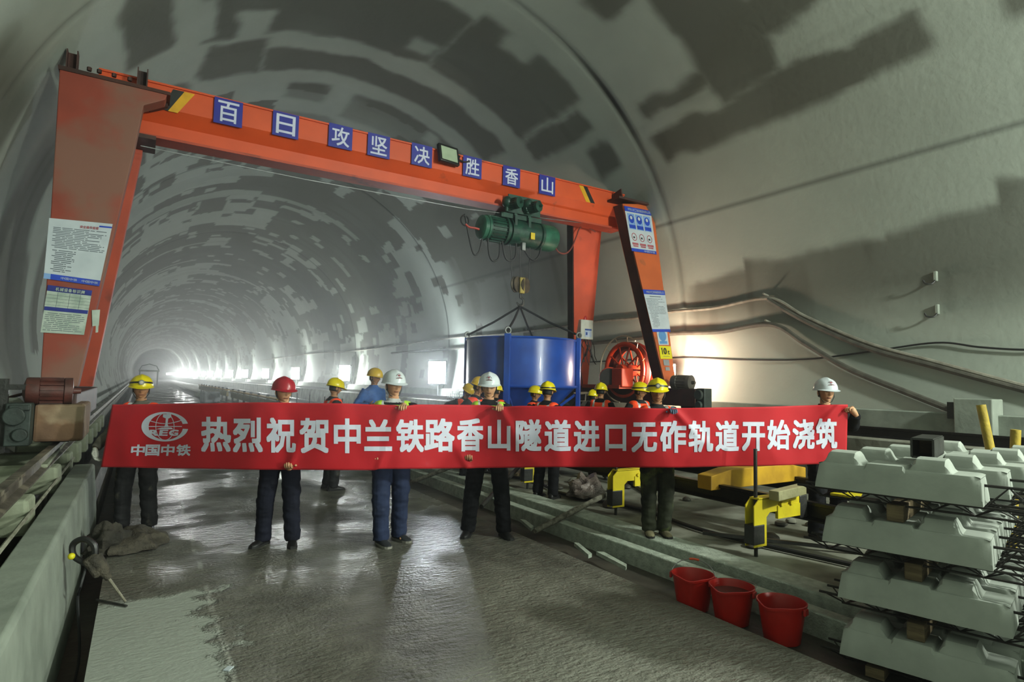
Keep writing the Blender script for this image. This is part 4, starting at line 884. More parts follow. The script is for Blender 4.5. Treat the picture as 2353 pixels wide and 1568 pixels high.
for px0, py0, px1, py1, x, lab in ((2254, 931, 2273, 1022, 7.4, 'yellow wooden post leaning behind the sleeper stack'), (2334, 988, 2332, 1046, 7.3, 'short yellow post at the right picture edge')):
    tp_, bt = U(px0, py0, x=x), U(px1, py1, x=x); d = (bt-tp_).normalized(); bt = tp_+d*((tp_.z-.11)/-d.z)
    o = MB().tube([bt, tp_], .042, 10).build('yellow_post', M('yellow_post_paint', '#b39a2c', '#8f7a24', rough=.7, bump=.3)); tag(o, lab, 'post')
# ------------------------------------------------------------------ people
SKIN = M('skin', '#cf9f7c', '#be8c69', rough=.55, scale=20, bump=.03, spec=.3); SKIND = M('tanned_skin', '#a87a58', '#966a4a', rough=.55, scale=20, bump=.03, spec=.3)
LIP = M('lip_skin', '#94604e', '#865444', rough=.5, bump=0); DKH = M('black_hair', '#15120f', '#0d0b0a', rough=.7, bump=.2, bscale=200)
EYEW = M('eye_white', '#c9c2b8', rough=.3, bump=0)
HEL = {'yellow': M('yellow_helmet_plastic', '#e3cf0c', '#d2bd0a', rough=.3, bump=.01, scale=3), 'white': M('white_helmet_plastic', '#d5dbe0', '#c9cfd6', rough=.25, bump=.01, scale=3), 'red': M('red_helmet_plastic', '#a92030', '#991a28', rough=.3, bump=.01, scale=3), 'pale': M('amber_helmet_plastic', '#e0b93a', '#d2aa30', rough=.35, bump=.01, scale=3)}
ORV = M('orange_vest_cloth', '#ff4a12', '#ee4010', rough=.7, bump=.1, scale=8); LIMEV = M('lime_vest_cloth', '#b8e03a', '#a5cc30', rough=.7, bump=.1, scale=8); REFL = M('reflective_tape', '#b9bcbc', '#a5a8a8', rough=.35, bump=.03)
def cloth(nm, a, b=None, **k): return M(nm, a, b, rough=.85, bump=.15, spec=.15, **k)
CL_ = {'black': cloth('black_cloth', '#17171b', '#101013'), 'navy': cloth('navy_cloth', '#1b1d2a', '#14151f'), 'denim': cloth('dark_blue_cloth', '#2c3550', '#232a40'), 'mud': cloth('muddy_dark_cloth', '#2d2d2f', '#1e1e20', dirt=('#5d5a50', 5, .6)),
       'camo': cloth('muddy_green_cloth', '#3a3d30', '#1e201b', scale=5, dirt=('#6c7a3e', 3.5, .56)), 'grey': cloth('grey_brown_cloth', '#6a655b', '#4c4942', dirt=('#837d6f', 5, .6)), 'blue': cloth('blue_work_cloth', '#3f67a8', '#35568f')}
SHOE = {'black': M('black_shoe', '#121214', '#0c0c0d', rough=.5, bump=.1), 'grey': M('dark_grey_shoe', '#26282e', '#1d1f24', rough=.7, bump=.1), 'tan': M('muddy_tan_shoe', '#7b7458', '#5a543f', rough=.85, bump=.4)}
SOLE = M('pale_sole', '#8c8a82', '#77756d', rough=.7, bump=.05); SOLED = M('black_sole', '#161616', rough=.7, bump=.05)
GLOVE = M('white_knit_glove', '#b4b4ac', '#95958c', rough=.95, bump=.5, bscale=120); GLOVEB = M('blue_grey_glove', '#56657d', '#444f63', rough=.9, bump=.3)

def remesh(mb, name, mats, parent, vox, folds=0, fr=9, paint=None, extra=None):
    me = mb.mesh('tmp', mats[0], smooth=False); ob = bpy.data.objects.new('tmp', me); TMPS.collection.objects.link(ob)
    md = ob.modifiers.new('r', 'REMESH'); md.mode = 'VOXEL'; md.voxel_size = vox; md.use_smooth_shade = True
    sm = ob.modifiers.new('s', 'SMOOTH'); sm.iterations = 4; sm.factor = .5
    dg = scratch_graph()
    m2 = bpy.data.meshes.new_from_object(ob.evaluated_get(dg)); bpy.data.objects.remove(ob); bpy.data.meshes.remove(me)
    m2.name = name
    if folds:
        nn_ = [tuple(v.normal) for v in m2.vertices]; cc_ = [v.co.copy() for v in m2.vertices]; fl_ = []
        for c, nv in zip(cc_, nn_):
            k = noise.noise(V((c.x*fr*.7, c.y*fr*.7, c.z*fr*1.5)))+.5*noise.noise(V((c.x*fr*1.6+7, c.y*fr*1.6, c.z*fr*3)))
            fl_ += [c.x+nv[0]*folds*k, c.y+nv[1]*folds*k, c.z+nv[2]*folds*k]
        m2.vertices.foreach_set('co', fl_)
    m2.materials.clear()
    for m in mats: m2.materials.append(m)
    if paint:
        for p in m2.polygons: p.material_index = paint(p.center)
    if extra:
        b = bmesh.new(); b.from_mesh(m2); b2 = bmesh.new(); me3 = extra.mesh('tmp2', mats); 
        k = len(b.verts); vs = [b.verts.new(v.co) for v in me3.vertices]
        for p in me3.polygons:
            f = b.faces.new([vs[i] for i in p.vertices]); f.material_index = p.material_index
        b.to_mesh(m2); b.free(); b2.free(); bpy.data.meshes.remove(me3)
    m2.polygons.foreach_set('use_smooth', [True]*len(m2.polygons))
    o = bpy.data.objects.new(name, m2); COL.objects.link(o)
    if parent is not None: o.parent = parent
    return o

def ell_ring(c, rx, ry, n=20): return [V((c[0]+rx*math.cos(2*PI*k/n), c[1]+ry*math.sin(2*PI*k/n), c[2])) for k in range(n)]
def torso(mb, s, grow, z0, z1, lean=0, shoulders=True):
    prof = [(.82, .15, .105), (.92, .168, .118), (1.05, .148, .108), (1.18, .155, .112), (1.30, .178, .118), (1.38, .182, .108), (1.43, .145, .092), (1.465, .08, .07), (1.49, .058, .062)]
    rg = []
    for z, rx, ry in prof:
        if z0 <= z <= z1: rg.append(ell_ring((0, -lean*max(0, z-.95)*s, z*s), (rx+grow)*s, (ry+grow)*s))
    mb.rings(rg)
def ik(S, T, l1, l2, hint):
    d = T-S; L = d.length
    if L > (l1+l2)*.985: T = S+d.normalized()*(l1+l2)*.985; d = T-S; L = d.length
    a = (l1*l1-l2*l2+L*L)/(2*L); h = math.sqrt(max(0, l1*l1-a*a)); dn = d.normalized(); hv = (hint-dn*hint.dot(dn)).normalized()
    return S+dn*a+hv*h, T
def hand(mb, W_, d, n, s=1.0, curl=.55, thumb=1):
    """palm, four bent fingers of different lengths and a thumb leaving the side of the palm"""
    d = d.normalized(); n = (n-d*n.dot(d)).normalized(); a = d.cross(n)
    mb.tube([W_-d*.02*s, W_+d*.02*s, W_+d*.055*s, W_+d*.088*s], [(.024*s, .02*s), (.034*s, .018*s), (.041*s, .016*s), (.038*s, .013*s)] if abs(n.z) > 2 else [.022*s, .03*s, .034*s, .03*s], 10)
    for i, (o, L) in enumerate(((-.031, .85), (-.0105, 1.0), (.0105, .95), (.031, .75))):
        p = W_+d*.08*s+a*o*s; pts = [p]; ang = 0; rad = [.0105*s]
        for seg in (.042, .027, .021):
            ang += curl; q = d*math.cos(ang)+n*math.sin(ang); p = p+q*seg*L*s; pts.append(p); rad.append(.0095*s)
        rad[-1] = .007*s; mb.tube(pts, rad, 8)
    p = W_+d*.022*s-a*.03*s*thumb; q1 = (d*.6-a*.75*thumb+n*.25).normalized(); q2 = (d*.85-a*.2*thumb+n*.5).normalized()
    mb.tube([p, p+q1*.038*s, p+q1*.038*s+q2*.028*s, p+q1*.038*s+q2*.05*s], [.014*s, .012*s, .0105*s, .008*s], 8)
def head_pts(mb, c, s, rot, mats=(0, 1, 2, 3)):
    n, m = 56, 44; rx, ry, rz = .077, .098, .118; rg = []
    def shape(p):
        x, y, z = p
        if z < 0: k = (-z/rz); x *= 1-.30*k**1.6; y *= 1-.10*k**2
        if y < 0:
            y *= .95; G = lambda u, w: math.exp(-(u/w)**2)
            y -= .022*G(x, .012)*G(z+.026, .014)+.011*G(x, .009)*G(z-.004, .026)
            y += .010*G(abs(x)-.031, .015)*G(z-.010, .011)
            y -= .005*G(z-.029, .009)*G(abs(x)-.028, .024)
            y -= .007*G(x, .024)*G(z+.062, .011); y += .003*G(x, .026)*G(z+.0615, .003); y += .004*G(x, .02)*G(z+.078, .007)
            y -= .010*G(x, .026)*G(z+.100, .016); y -= .004*G(abs(x)-.045, .018)*G(z+.022, .02)
        return V((x, y, z))
    for i in range(1, m):
        t = PI*i/m; rg.append([shape((rx*math.sin(t)*math.cos(2*PI*k/n), ry*math.sin(t)*math.sin(2*PI*k/n), -rz*math.cos(t))) for k in range(n)])
    T = lambda p: c+rot @ (V(p)*s)
    mb.cur = mats[0]; k0 = len(mb.f); mb.rings([[T(p) for p in r] for r in rg], True)
    # lips
    flat = [p for r in rg for p in r]
    for fi in range(k0, len(mb.f)):
        ps = [flat[i-(len(mb.v)-len(flat))] for i in mb.f[fi]]; cx = sum((p for p in ps), V((0, 0, 0)))/len(ps)
        if cx.y < 0 and abs(cx.x) < .024 and abs(cx.z+.062) < .0085-.12*abs(cx.x): mb.mi[fi] = mats[1]
    for sx in (-1, 1):
        mb.cur = mats[0]; mb.ell(T((sx*.077, .012, -.008)), (.012*s, .02*s, .032*s), rot, 10, 8)
        mb.cur = mats[3]; mb.ell(T((sx*.031, -.0765, .009)), (.0135*s, .008*s, .0055*s), rot, 10, 8)
        mb.cur = mats[2]; mb.ell(T((sx*.031, -.0815, .009)), (.0055*s, .005*s, .0052*s), rot, 8, 6)
        mb.tube([T((sx*.046, -.074, .0125)), T((sx*.031, -.0835, .0155)), T((sx*.017, -.08, .0115))], .0017*s, 6)
        mb.tube([T((sx*.05, -.076, .029)), T((sx*.032, -.0885, .0345)), T((sx*.014, -.0905, .0305))], [.002*s, .0042*s, .0034*s], 6)
    mb.cur = mats[0]

def helmet(parent, c, s, rot, colour, lamp=False, emblem=False, lod=1):
    T = lambda p: c+rot @ (V(p)*s)
    A, B, Hh = .121, .147, .128
    def dome(a, t, off=0):      # a from the front, t from brim 0 to crown 1
        ca = math.cos(t*PI/2)**.85; x = (A+off)*ca*math.sin(a); y = -(B+off)*ca*math.cos(a); z = .034+(Hh+off)*math.sin(t*PI/2)
        if abs(x) < .026 and t > .25: z += .009*(1-(x/.026)**2); y *= 1.015
        return (x, y+.006, z)
    n = 48; rg = []
    for off, seq in ((0, [0, .08, .2, .35, .5, .65, .8, .92, .985]),):
        br = []
        for k in range(n):
            a = 2*PI*k/n; w = .010+.042*max(0, math.cos(a))**2.2; x, y, z = dome(a, 0)
            r = math.hypot(x, y-.006); br.append((x*(1+w/r), (y-.006)*(1+w/r)+.006, z-.010-.012*max(0, math.cos(a))**3))
        rg.append([T((q[0]*.99, q[1]*.99, q[2]-.004)) for q in br]); rg.append([T(q) for q in br])
        for t in seq: rg.append([T(dome(2*PI*k/n, t)) for k in range(n)])
    inner = [[T((q[0]*.965, q[1]*.965, q[2]-.003)) for q in (dome(2*PI*k/n, t) for k in range(n))] for t in (.0,)]
    b = MB(); b.rings([inner[0]]+rg, True)
    h = b.build('helmet', HEL[colour], parent, ang=50)
    if emblem:
        def onp(u, v, off=.003): return T(dome(-u/A, v, off)) if False else T(dome(u/A, v, off))
        b = MB()
        for r0, r1, a0, a1 in ((.034, .039, .35, PI-.35),):
            P_ = [(r*math.cos(a), .30+r*math.sin(a)*4.2) for r in (r0, r1) for a in [a0+(a1-a0)*i/12 for i in range(13)]]
            b.add([onp(-u, v) for u, v in P_], [(i, i+1, 14+i, 13+i) for i in range(12)])
        b.add([onp(u, v) for u, v in ((-.036, .22), (0, .22), (.036, .22), (.036, .255), (0, .255), (-.036, .255))], [(0, 1, 4, 5), (1, 2, 3, 4)]); b.build('emblem_text', M('helmet_print_brown', '#6d4a4c', '#5d3d40', rough=.5, bump=0), h, smooth=False, recalc=False)
        b = MB(); P_ = [(r*math.cos(a), .35+r*math.sin(a)*3.2) for r in (.010, .017) for a in [.5+(2*PI-1.0)*i/14 for i in range(15)]]
        b.add([onp(u, v) for u, v in P_], [(i, i+1, 16+i, 15+i) for i in range(14)]); b.add([onp(u, v, .0035) for u, v in ((-.012, .325), (.012, .325), (.012, .365), (-.012, .365))], [(0, 1, 2, 3)])
        b.build('emblem', M('helmet_print_red', '#8f3040', '#80293a', rough=.5, bump=0), h, smooth=False, recalc=False)
    if lamp:
        b = MB(); k_ = 40; b.rings([[T(dome(2*PI*k/k_, tt+.10*math.cos(2*PI*k/k_), o)) for k in range(k_)] for tt, o in ((.10, .001), (.10, .004), (.2, .004), (.2, .001))], False, False); b.build('lamp_strap', HOUS, h)
        b = MB(); q = V(dome(0, .24, .004)); b.tube([T(q), T(q+V((0, -.025, 0)))], [.030*s, .027*s], 14); b.build('headlamp', STEEL, h)
        b = MB(); b.tube([T(q+V((0, -.0255, 0))), T(q+V((0, -.03, 0)))], [.018*s, .016*s], 12); b.build('headlamp_lens', EYEW, h)
    # suspension band and chin strap
    b = MB(); b.tube([T((-.085, .0, .02)), T((-.082, -.02, -.05)), T((-.05, -.03, -.105)), T((0, -.035, -.122)), T((.05, -.03, -.105)), T((.082, -.02, -.05)), T((.085, .0, .02))], .004*s, 6); b.build('chin_strap', HOUS, h)
    return h

def person(label, root, h, rz=-YAW, head=(0, 0), feet=((-.14, 0, 0), (.14, 0, 0)), hands=(None, None), grip=(None, None), top='black', legs='black', shoe='black', vest=None, colour='yellow', lamp=False, emblem=False, glasses=False,
           glove=None, skin=SKIN, vox=.008, lean=0, sole=None, collar=None, group='banner holders'):
    s = h/1.75; root = V(root); t = thing('person', label, 'person', root, rz, group)
    Ri = rotz(-rz); loc = lambda p: Ri @ (V(p)-root)
    lo = lambda z: -lean*max(0, z-.95)*s
    S = [V((sx*.178*s, lo(1.41), 1.41*s)) for sx in (-1, 1)]
    body, jac, tro = MB(), MB(), MB(); ex = MB(); glv = MB()
    torso(body, s, 0, .8, 1.5, lean); torso(jac, s, .022, .84 if top != 'none' else 2, 1.466, lean)
    body.tube([V((0, lo(1.45), 1.45*s)), V((0, lo(1.5)-.012*s, 1.51*s)), V((0, lo(1.56)-.02*s, 1.585*s))], [.06*s, .055*s, .056*s], 14)
    jac.tube([V((0, lo(1.43), 1.44*s)), V((0, lo(1.47)-.004, 1.50*s))], [.085*s, .072*s], 16)
    wr = []
    for i, sx in enumerate((-1, 1)):
        tg = loc(hands[i]) if hands[i] is not None else V((sx*.26*s, -.20*s, 1.16*s))
        dirn = None if grip[i] is None else Ri @ V(grip[i][0]); nn = None if grip[i] is None else Ri @ V(grip[i][1])
        W_ = tg-(dirn.normalized()*.085*s if dirn is not None else V((0, 0, 0)))
        E, W_ = ik(S[i], W_, .31*s, .278*s, V((sx*.5, .9, -.75)))
        arm = cat([S[i], (S[i]+E)/2, E, (E+W_)/2, W_], 4)
        n_ = len(arm); body.tube(arm, [(.056-(.030*k/(n_-1)))*s for k in range(n_)], 10); jac.tube(arm[:-1]+[W_-(W_-E).normalized()*.012*s], [(.080-.030*k/(n_-1))*s for k in range(n_)], 12)
        if dirn is None: dirn = (W_-E); nn = V((0, 1, .2))
        hb_ = glv if glove and glove[i] else ex
        hand(hb_, W_, dirn, nn, s*1.02, .6 if grip[i] is None else grip[i][2], sx if len(grip[i] or ()) < 4 else grip[i][3]*sx)
    sh_b = []
    for i, sx in enumerate((-1, 1)):
        fx, fy, fr_ = feet[i]; hip = V((sx*.092*s, 0, .92*s)); an = V((fx*s, fy*s, .085*s)); kn = (hip+an)/2+V((sx*.01, -.035*s, .02*s))
        pts = cat([hip, kn, an], 6); n_ = len(pts)
        body.tube(pts, [(.082-.044*k/(n_-1))*s for k in range(n_)], 12); body.ell(an+rotz(fr_) @ V((0, -.045*s, -.05*s)), (.028*s, .085*s, .02*s), None, 12, 8)
        pp = cat([hip+V((0, .0, .04*s)), kn, V((an.x, an.y, .05*s))], 6); n2 = len(pp)
        tro.tube(pp, [(.112-.036*k/(n2-1)+(.006 if k > n2-3 else 0))*s for k in range(n2)], 14)
        sh_b.append((an, fr_))
    rg = [ell_ring((0, 0, z*s), rx*s, ry*s) for z, rx, ry in ((.80, .16, .11), (.88, .185, .128), (.98, .172, .125), (1.03, .16, .118))]; tro.rings(rg)
    hy, hp = head; hr = rotz(hy) @ rotx(hp); hc_ = V((0, lo(1.6)-.028*s, 1.632*s))
    head_pts(ex, hc_, s, hr)
    remesh(body, 'body', [skin, LIP, DKH, EYEW], t, max(.012, vox), extra=ex)
    remesh(tro, 'trousers', [CL_[legs]], t, vox*1.15, .010*s, 11)
    def pj(c): return 1 if collar and c.z > 1.455*s and abs(c.x) < .11*s else 0
    remesh(jac, 'jacket', [CL_[top]]+([collar] if collar else []), t, vox*1.15, .009*s, 12, pj if collar else None)
    if vest:
        vb = MB(); torso(vb, s, .036, .9, 1.44, lean)
        for sx in (-1, 1): vb.ell(V((sx*.125*s, lo(1.43), 1.425*s)), (.075*s, .10*s, .05*s))
        def pv(c):
            x = abs(c.x)/s; z = c.z/s
            return 1 if (.075 < x < .115 and z > 1.12) or (1.04 < z < 1.10) else 0
        remesh(vb, 'vest', [vest, REFL], t, vox*1.15, .005*s, 10, pv)
    if glv.v: glv.build('glove', glove[2], t, ang=60)
    for an, fr_ in sh_b:
        rg = []; R2 = rotz(fr_)
        for y, w, hh in ((.085, .026, .06), (.07, .038, .095), (.03, .042, .105), (-.02, .044, .095), (-.07, .048, .07), (-.12, .050, .055), (-.165, .042, .045), (-.19, .022, .032)):
            rg.append([V((an.x, an.y, 0))+R2 @ (V((w*math.cos(q), y, max(.012, hh*(.42+.58*math.sin(q)) if math.sin(q) > -.2 else .012)))*s) for q in [2*PI*k/16 for k in range(16)]])
        so = MB().rings(rg).build('shoe', SHOE[shoe], t)
        rg = [[V((an.x, an.y, 0))+R2 @ (V((w*1.04*c_, y, z))*s) for c_, z in ((1, .001), (1, .022), (-1, .022), (-1, .001))] for y, w in ((.09, .028), (.06, .04), (0, .043), (-.07, .049), (-.13, .051), (-.175, .04), (-.198, .018))]
        MB().rings(rg).build('sole', sole or SOLED, so, smooth=False)
    # hair showing below the helmet
    b = MB(); rg = []
    for i in range(9):
        z = -.055+.02*i; ring = []
        for k in range(25):
            a = -.15+(PI+.3)*k/24; rr = math.sqrt(max(.05, 1-(z/.122)**2)); ring.append(hc_+hr @ (V((.0815*rr*math.cos(a), .006+.0985*rr*math.sin(a), z))*s))
        rg.append(ring)
    for r in rg: b.v += r
    b.f = [(i*25+k, i*25+k+1, (i+1)*25+k+1, (i+1)*25+k) for i in range(8) for k in range(24)]; b.mi = [0]*len(b.f)
    hh_ = b.build('hair', DKH, t); md = hh_.modifiers.new('thick', 'SOLIDIFY'); md.thickness = .006; md.offset = -1
    helmet(t, hc_, s, hr @ rotx(.0), colour, lamp, emblem)
    if glasses:
        b = MB(); T = lambda p: hc_+hr @ (V(p)*s)
        for sx in (-1, 1):
            pts = [T((sx*.034+.022*math.copysign(abs(math.cos(q))**.6, math.cos(q)), -.098+.006*abs(math.cos(q)), .004+.015*math.copysign(abs(math.sin(q))**.6, math.sin(q)))) for q in [2*PI*k/20 for k in range(21)]]; b.tube(pts, .0018*s, 5, False)
            b.tube([T((sx*.055, -.094, .008)), T((sx*.08, .0, .008))], .0018*s, 5)
        b.tube([T((-.012, -.099, .008)), T((.012, -.099, .008))], .0018*s, 5); b.build('glasses', HOUS, t)
    return t

# banner first: where the cloth hangs
BD = [(200, 6.30), (310, 6.27), (632, 5.82), (760, 5.83), (905, 5.93), (1112, 6.28), (1300, 6.12), (1510, 5.78), (1700, 5.86), (1900, 6.0), (1960, 6.0)]
def interp(tab, x):
    for (a, p), (b, q) in zip(tab, tab[1:]):
        if x <= b: t = max(0, (x-a)/(b-a)); t = t*t*(3-2*t); return p+(q-p)*t
    return tab[-1][1]
TOPY = [(258, 930), (420, 928), (600, 925), (760, 927), (905, 931), (925, 934), (960, 930), (1112, 931), (1150, 935), (1200, 933), (1300, 934), (1540, 939), (1560, 938), (1700, 936), (1948, 930)]
BOTY = [(232, 1074), (420, 1077), (600, 1080), (662, 1080), (860, 1081), (872, 1078), (1075, 1077), (1100, 1076), (1300, 1074), (1550, 1075), (1700, 1072), (1945, 1066)]
def bdepth(px, py, off=0):
    v = (py-930)/148
    w = .022*math.sin(px/61.0+v*.8)+.014*math.sin(px/23.0+v*1.7)*(1-.5*v)+.010*noise.noise(V((px/40, py/50, 2)))
    for hx, hy, dx in ((925, 932, -.36), (870, 1079, .36), (1148, 934, .5), (1546, 938, .9), (1546, 938, -.8), (1075, 1077, -.5), (1925, 935, -.9), (662, 1080, .4)):     # folds pulled towards the hands
        dy = abs(py-hy); cx = hx+dx*(py-hy)*(1 if hy < 1000 else -1) if True else 0
        if dy < 130: w += .024*math.exp(-((px-cx)/(8+dy*.10))**2)*math.exp(-(dy/75)**2)
    return interp(BD, px)-w-off
def bpt(px, py, off=0): return U(px, py, d=bdepth(px, py, off))

facing = -YAW
Rv, Fv = V((_r0.x, _r0.y, 0)), V((math.sin(YAW), math.cos(YAW), 0)); UPV = V((0, 0, 1))
def foot(px, py, z, hpx, hpy, d):
    return U(px, py, z=z)
hold = lambda px, py, o=.02: U(px, py, d=interp(BD, px)-o)
gtop = (UPV*.55-Fv*.75, -UPV*.8-Fv*.3, .75)         # fingers coming over the upper edge
gbot = (UPV*-.3-Fv*.8, UPV*.9-Fv*.3, .75)           # fingers wrapped under the lower edge
lefth = lambda px: U(px, 955, d=interp(BD, px)+.06)
person('person at the left end of the banner in yellow helmet with headlamp and orange vest', (.03, 7.74, 0), 1.63, facing+.15, (.40, .04), ((-.13, 0, -.15), (.17, .0, .2)),
       (U(219, 1050, d=6.36), U(350, 990, d=6.42)), ((-UPV*.9+Fv*.0+Rv*.1, Rv*.9, .5), None), 'grey', 'mud', 'black', ORV, 'yellow', lamp=True, skin=SKIND, glove=(True, False, GLOVE), vox=.008)
person('person in red helmet and black trousers holding the banner', (1.27, 6.47, 0), 1.64, facing, (.72, .05), ((-.155, -.02, -.25), (.155, 0, .35)),
       (U(600, 1000, d=5.98), hold(664, 1076)), (None, gbot), 'navy', 'navy', 'black', None, 'red', skin=SKIN, sole=SOLED)
person('person in white helmet and dark blue trousers holding the banner', (2.28, 6.04, 0), 1.735, facing+.1, (.5, .05), ((-.07, -.1, .55), (.09, .09, .75)),
       (hold(868, 1076), hold(927, 932)), (gbot, gtop), 'black', 'denim', 'grey', LIMEV, 'white', emblem=True, skin=SKIN, sole=SOLE, collar=M('white_collar', '#c4c6c8', rough=.8, bump=.05))
person('person in white helmet and glasses holding the banner middle', (3.30, 5.81, 0), 1.735, facing, (.0, .05), ((-.20, .02, -.2), (.20, -.02, .45)),
       (hold(1076, 1074), hold(1148, 934)), (gbot, gtop), 'black', 'black', 'black', LIMEV, 'white', emblem=True, glasses=True, skin=SKIN)
person('person in yellow helmet and muddy green trousers holding the banner', U(1508, 1229, z=.15), 1.56, facing, (-.2, .06), ((-.085, .0, -.1), (.085, -.01, .1)),
       (U(1480, 1000, d=5.96), hold(1546, 941)), (None, gtop), 'mud', 'camo', 'tan', ORV, 'yellow', lamp=True, skin=SKIND, glove=(False, True, GLOVEB))
q = U(1897, 1100, d=6.36); 
person('person in white helmet and black jacket at the right end of the banner', (q.x, q.y, .11), 1.64, facing+.1, (-.12, .0), ((-.13, 0, 0), (.13, 0, 0)),
       (U(1860, 1010, d=6.2), U(1955, 938, d=5.97)), (None, (UPV*.75-Rv*.55, -Rv*.7-Fv*.2-UPV*.5, .95)), 'black', 'black', 'black', None, 'white', emblem=True, skin=SKIN)
# workers behind the banner
def worker(lab, px, ytop, d, rz, head=(0, 0), floor=.11, **k):
    p = U(px, ytop, d=d); floor = .11 if p.x > 4.7 else (-.07 if p.x > 3.66 else 0); h = (p.z-floor-.045); lean = k.get('lean', 0)
    person(lab, (p.x, p.y, floor), h*1.04 if lean else h, rz, head, vox=.013, group='workers behind the banner', **k)
worker('worker in amber helmet and blue clothes behind the left white helmet', 860, 847, 11.5, facing+1.0, (.2, .1), colour='pale', top='blue', legs='navy', skin=SKIND)
worker('worker in yellow helmet with orange strap under the second nearest floodlight', 768, 869, 9.2, facing+2.2, (.1, .2), colour='yellow', top='mud', legs='mud', vest=ORV, skin=SKIND)
worker('worker in amber helmet and orange vest left of the man with glasses', 1078, 876, 10.0, facing+1.2, (.2, .3), colour='pale', top='mud', legs='black', vest=ORV, skin=SKIND, lean=.25)
worker('stooping worker in orange top beside the brightest floodlight', 1052, 888, 11.2, facing+.8, (.1, .5), colour='pale', top='mud', legs='black', vest=ORV, skin=SKIND, lean=.5)
worker('worker in yellow helmet right behind the man with glasses', 1139, 880, 10.4, facing+2.6, (0, .1), colour='yellow', top='black', legs='black', vest=ORV, skin=SKIND)
worker('worker in yellow helmet seen sideways before the blue bucket leg', 1228, 886, 10.2, facing+1.2, (.2, .1), colour='yellow', top='black', legs='black', vest=ORV, skin=SKIND)
worker('worker in yellow helmet and dark trousers turned away before the bucket', 1257, 876, 8.3, facing+2.5, (.3, .15), colour='yellow', lamp=True, top='black', legs='black', vest=ORV, skin=SKIND)
worker('worker in lime yellow helmet with orange vest below the cable reel', 1380, 879, 10.0, facing+2.7, (.1, .1), colour='yellow', top='black', legs='black', vest=ORV, skin=SKIND)
worker('worker mostly hidden left of the worker below the reel', 1362, 895, 10.9, facing+2.0, (.1, .1), colour='yellow', top='black', legs='black', vest=None, skin=SKIND)
worker('worker in yellow helmet half hidden behind the muddy trousered man', 1469, 878, 9.4, facing+.5, (.6, .1), colour='yellow', lamp=True, top='mud', legs='black', vest=ORV, skin=SKIND)

# ------------------------------------------------------------------ the banner
bcl = bpy.data.materials.new('red_banner_cloth'); bcl.use_nodes = True
t = bcl.node_tree; n_ = t.nodes; L_ = t.links; bs = n_['Principled BSDF']; bs.inputs['Base Color'].default_value = (.74, .022, .036, 1); bs.inputs['Roughness'].default_value = .62; bs.inputs['Specular IOR Level'].default_value = .35
bs.inputs['Sheen Weight'].default_value = .15
tr_ = n_.new('ShaderNodeBsdfTranslucent'); tr_.inputs[0].default_value = (.7, .03, .05, 1); mxs = n_.new('ShaderNodeMixShader'); mxs.inputs[0].default_value = .42
L_.new(bs.outputs[0], mxs.inputs[1]); L_.new(tr_.outputs[0], mxs.inputs[2]); L_.new(mxs.outputs[0], n_['Material Output'].inputs[0])
NXB, NYB = 380, 34; vs = []
for j in range(NYB+1):
    v = j/NYB
    for i in range(NXB+1):
        u = i/NXB; x = (258+(1948-258)*u)*(1-v)+(232+(1945-232)*u)*v
        y = interp(TOPY, 258+(1948-258)*u)*(1-v)+interp(BOTY, 232+(1945-232)*u)*v
        vs.append(bpt(x, y))
fs = [(j*(NXB+1)+i, (j+1)*(NXB+1)+i, (j+1)*(NXB+1)+i+1, j*(NXB+1)+i+1) for j in range(NYB) for i in range(NXB)]
bn = thing('banner', 'long red cloth banner with white Chinese lettering held across the tunnel', 'banner', (3.2, 5.6, .7), world=True)
o = MB().add(vs, fs).build('cloth', bcl, bn, recalc=False); md = o.modifiers.new('thick', 'SOLIDIFY'); md.thickness = .003; md.offset = 0
ZUP = V((0, 0, 1))
BW = M('banner_white_print', '#d8d9ea', '#d0d1e4', rough=.6, bump=0)
def bfit(mb, sub=14):
    """cut flat outlines (in pixels of the cloth) finely so that they follow its folds"""
    me = bpy.data.meshes.new('tmp'); me.from_pydata([tuple(v) for v in mb.v], [], mb.f); b = bmesh.new(); b.from_mesh(me); bmesh.ops.remove_doubles(b, verts=b.verts, dist=.00001)
    xs = [v.co.x for v in b.verts]; ys = [v.co.y for v in b.verts]
    for ax, a, c in ((0, min(xs), max(xs)), (1, min(ys), max(ys))):
        p = a+sub*.5
        while p < c:
            co = V((p, 0, 0)) if ax == 0 else V((0, p, 0)); no = V((1, 0, 0)) if ax == 0 else V((0, 1, 0))
            bmesh.ops.bisect_plane(b, geom=b.verts[:]+b.edges[:]+b.faces[:], plane_co=co, plane_no=no); p += sub
    r = MB(); b.verts.index_update(); r.add([bpt(v.co.x, v.co.y, .006+v.co.z) for v in b.verts], [tuple(v.index for v in f.verts) for f in b.faces]); b.free(); bpy.data.meshes.remove(me); return r
CH = [('热', 462, 958, 531, 1039), ('烈', 535, 960, 604, 1040), ('祝', 612, 960, 680, 1041), ('贺', 688, 961, 755, 1042), ('中', 767, 962, 829, 1042), ('兰', 837, 964, 901, 1037), ('铁', 910, 964, 974, 1040), ('路', 975, 962, 1045, 1039),
      ('香', 1050, 962, 1111, 1038), ('山', 1121, 965, 1173, 1036), ('隧', 1185, 964, 1244, 1038), ('道', 1251, 965, 1312, 1038), ('进', 1318, 967, 1378, 1039), ('口', 1391, 976, 1439, 1037), ('无', 1451, 971, 1510, 1040),
      ('砟', 1517, 967, 1577, 1041), ('轨', 1582, 967, 1639, 1040), ('道', 1644, 967, 1698, 1038), ('开', 1705, 970, 1758, 1037), ('始', 1763, 965, 1816, 1034), ('浇', 1821, 964, 1872, 1033), ('筑', 1875, 962, 1924, 1032)]
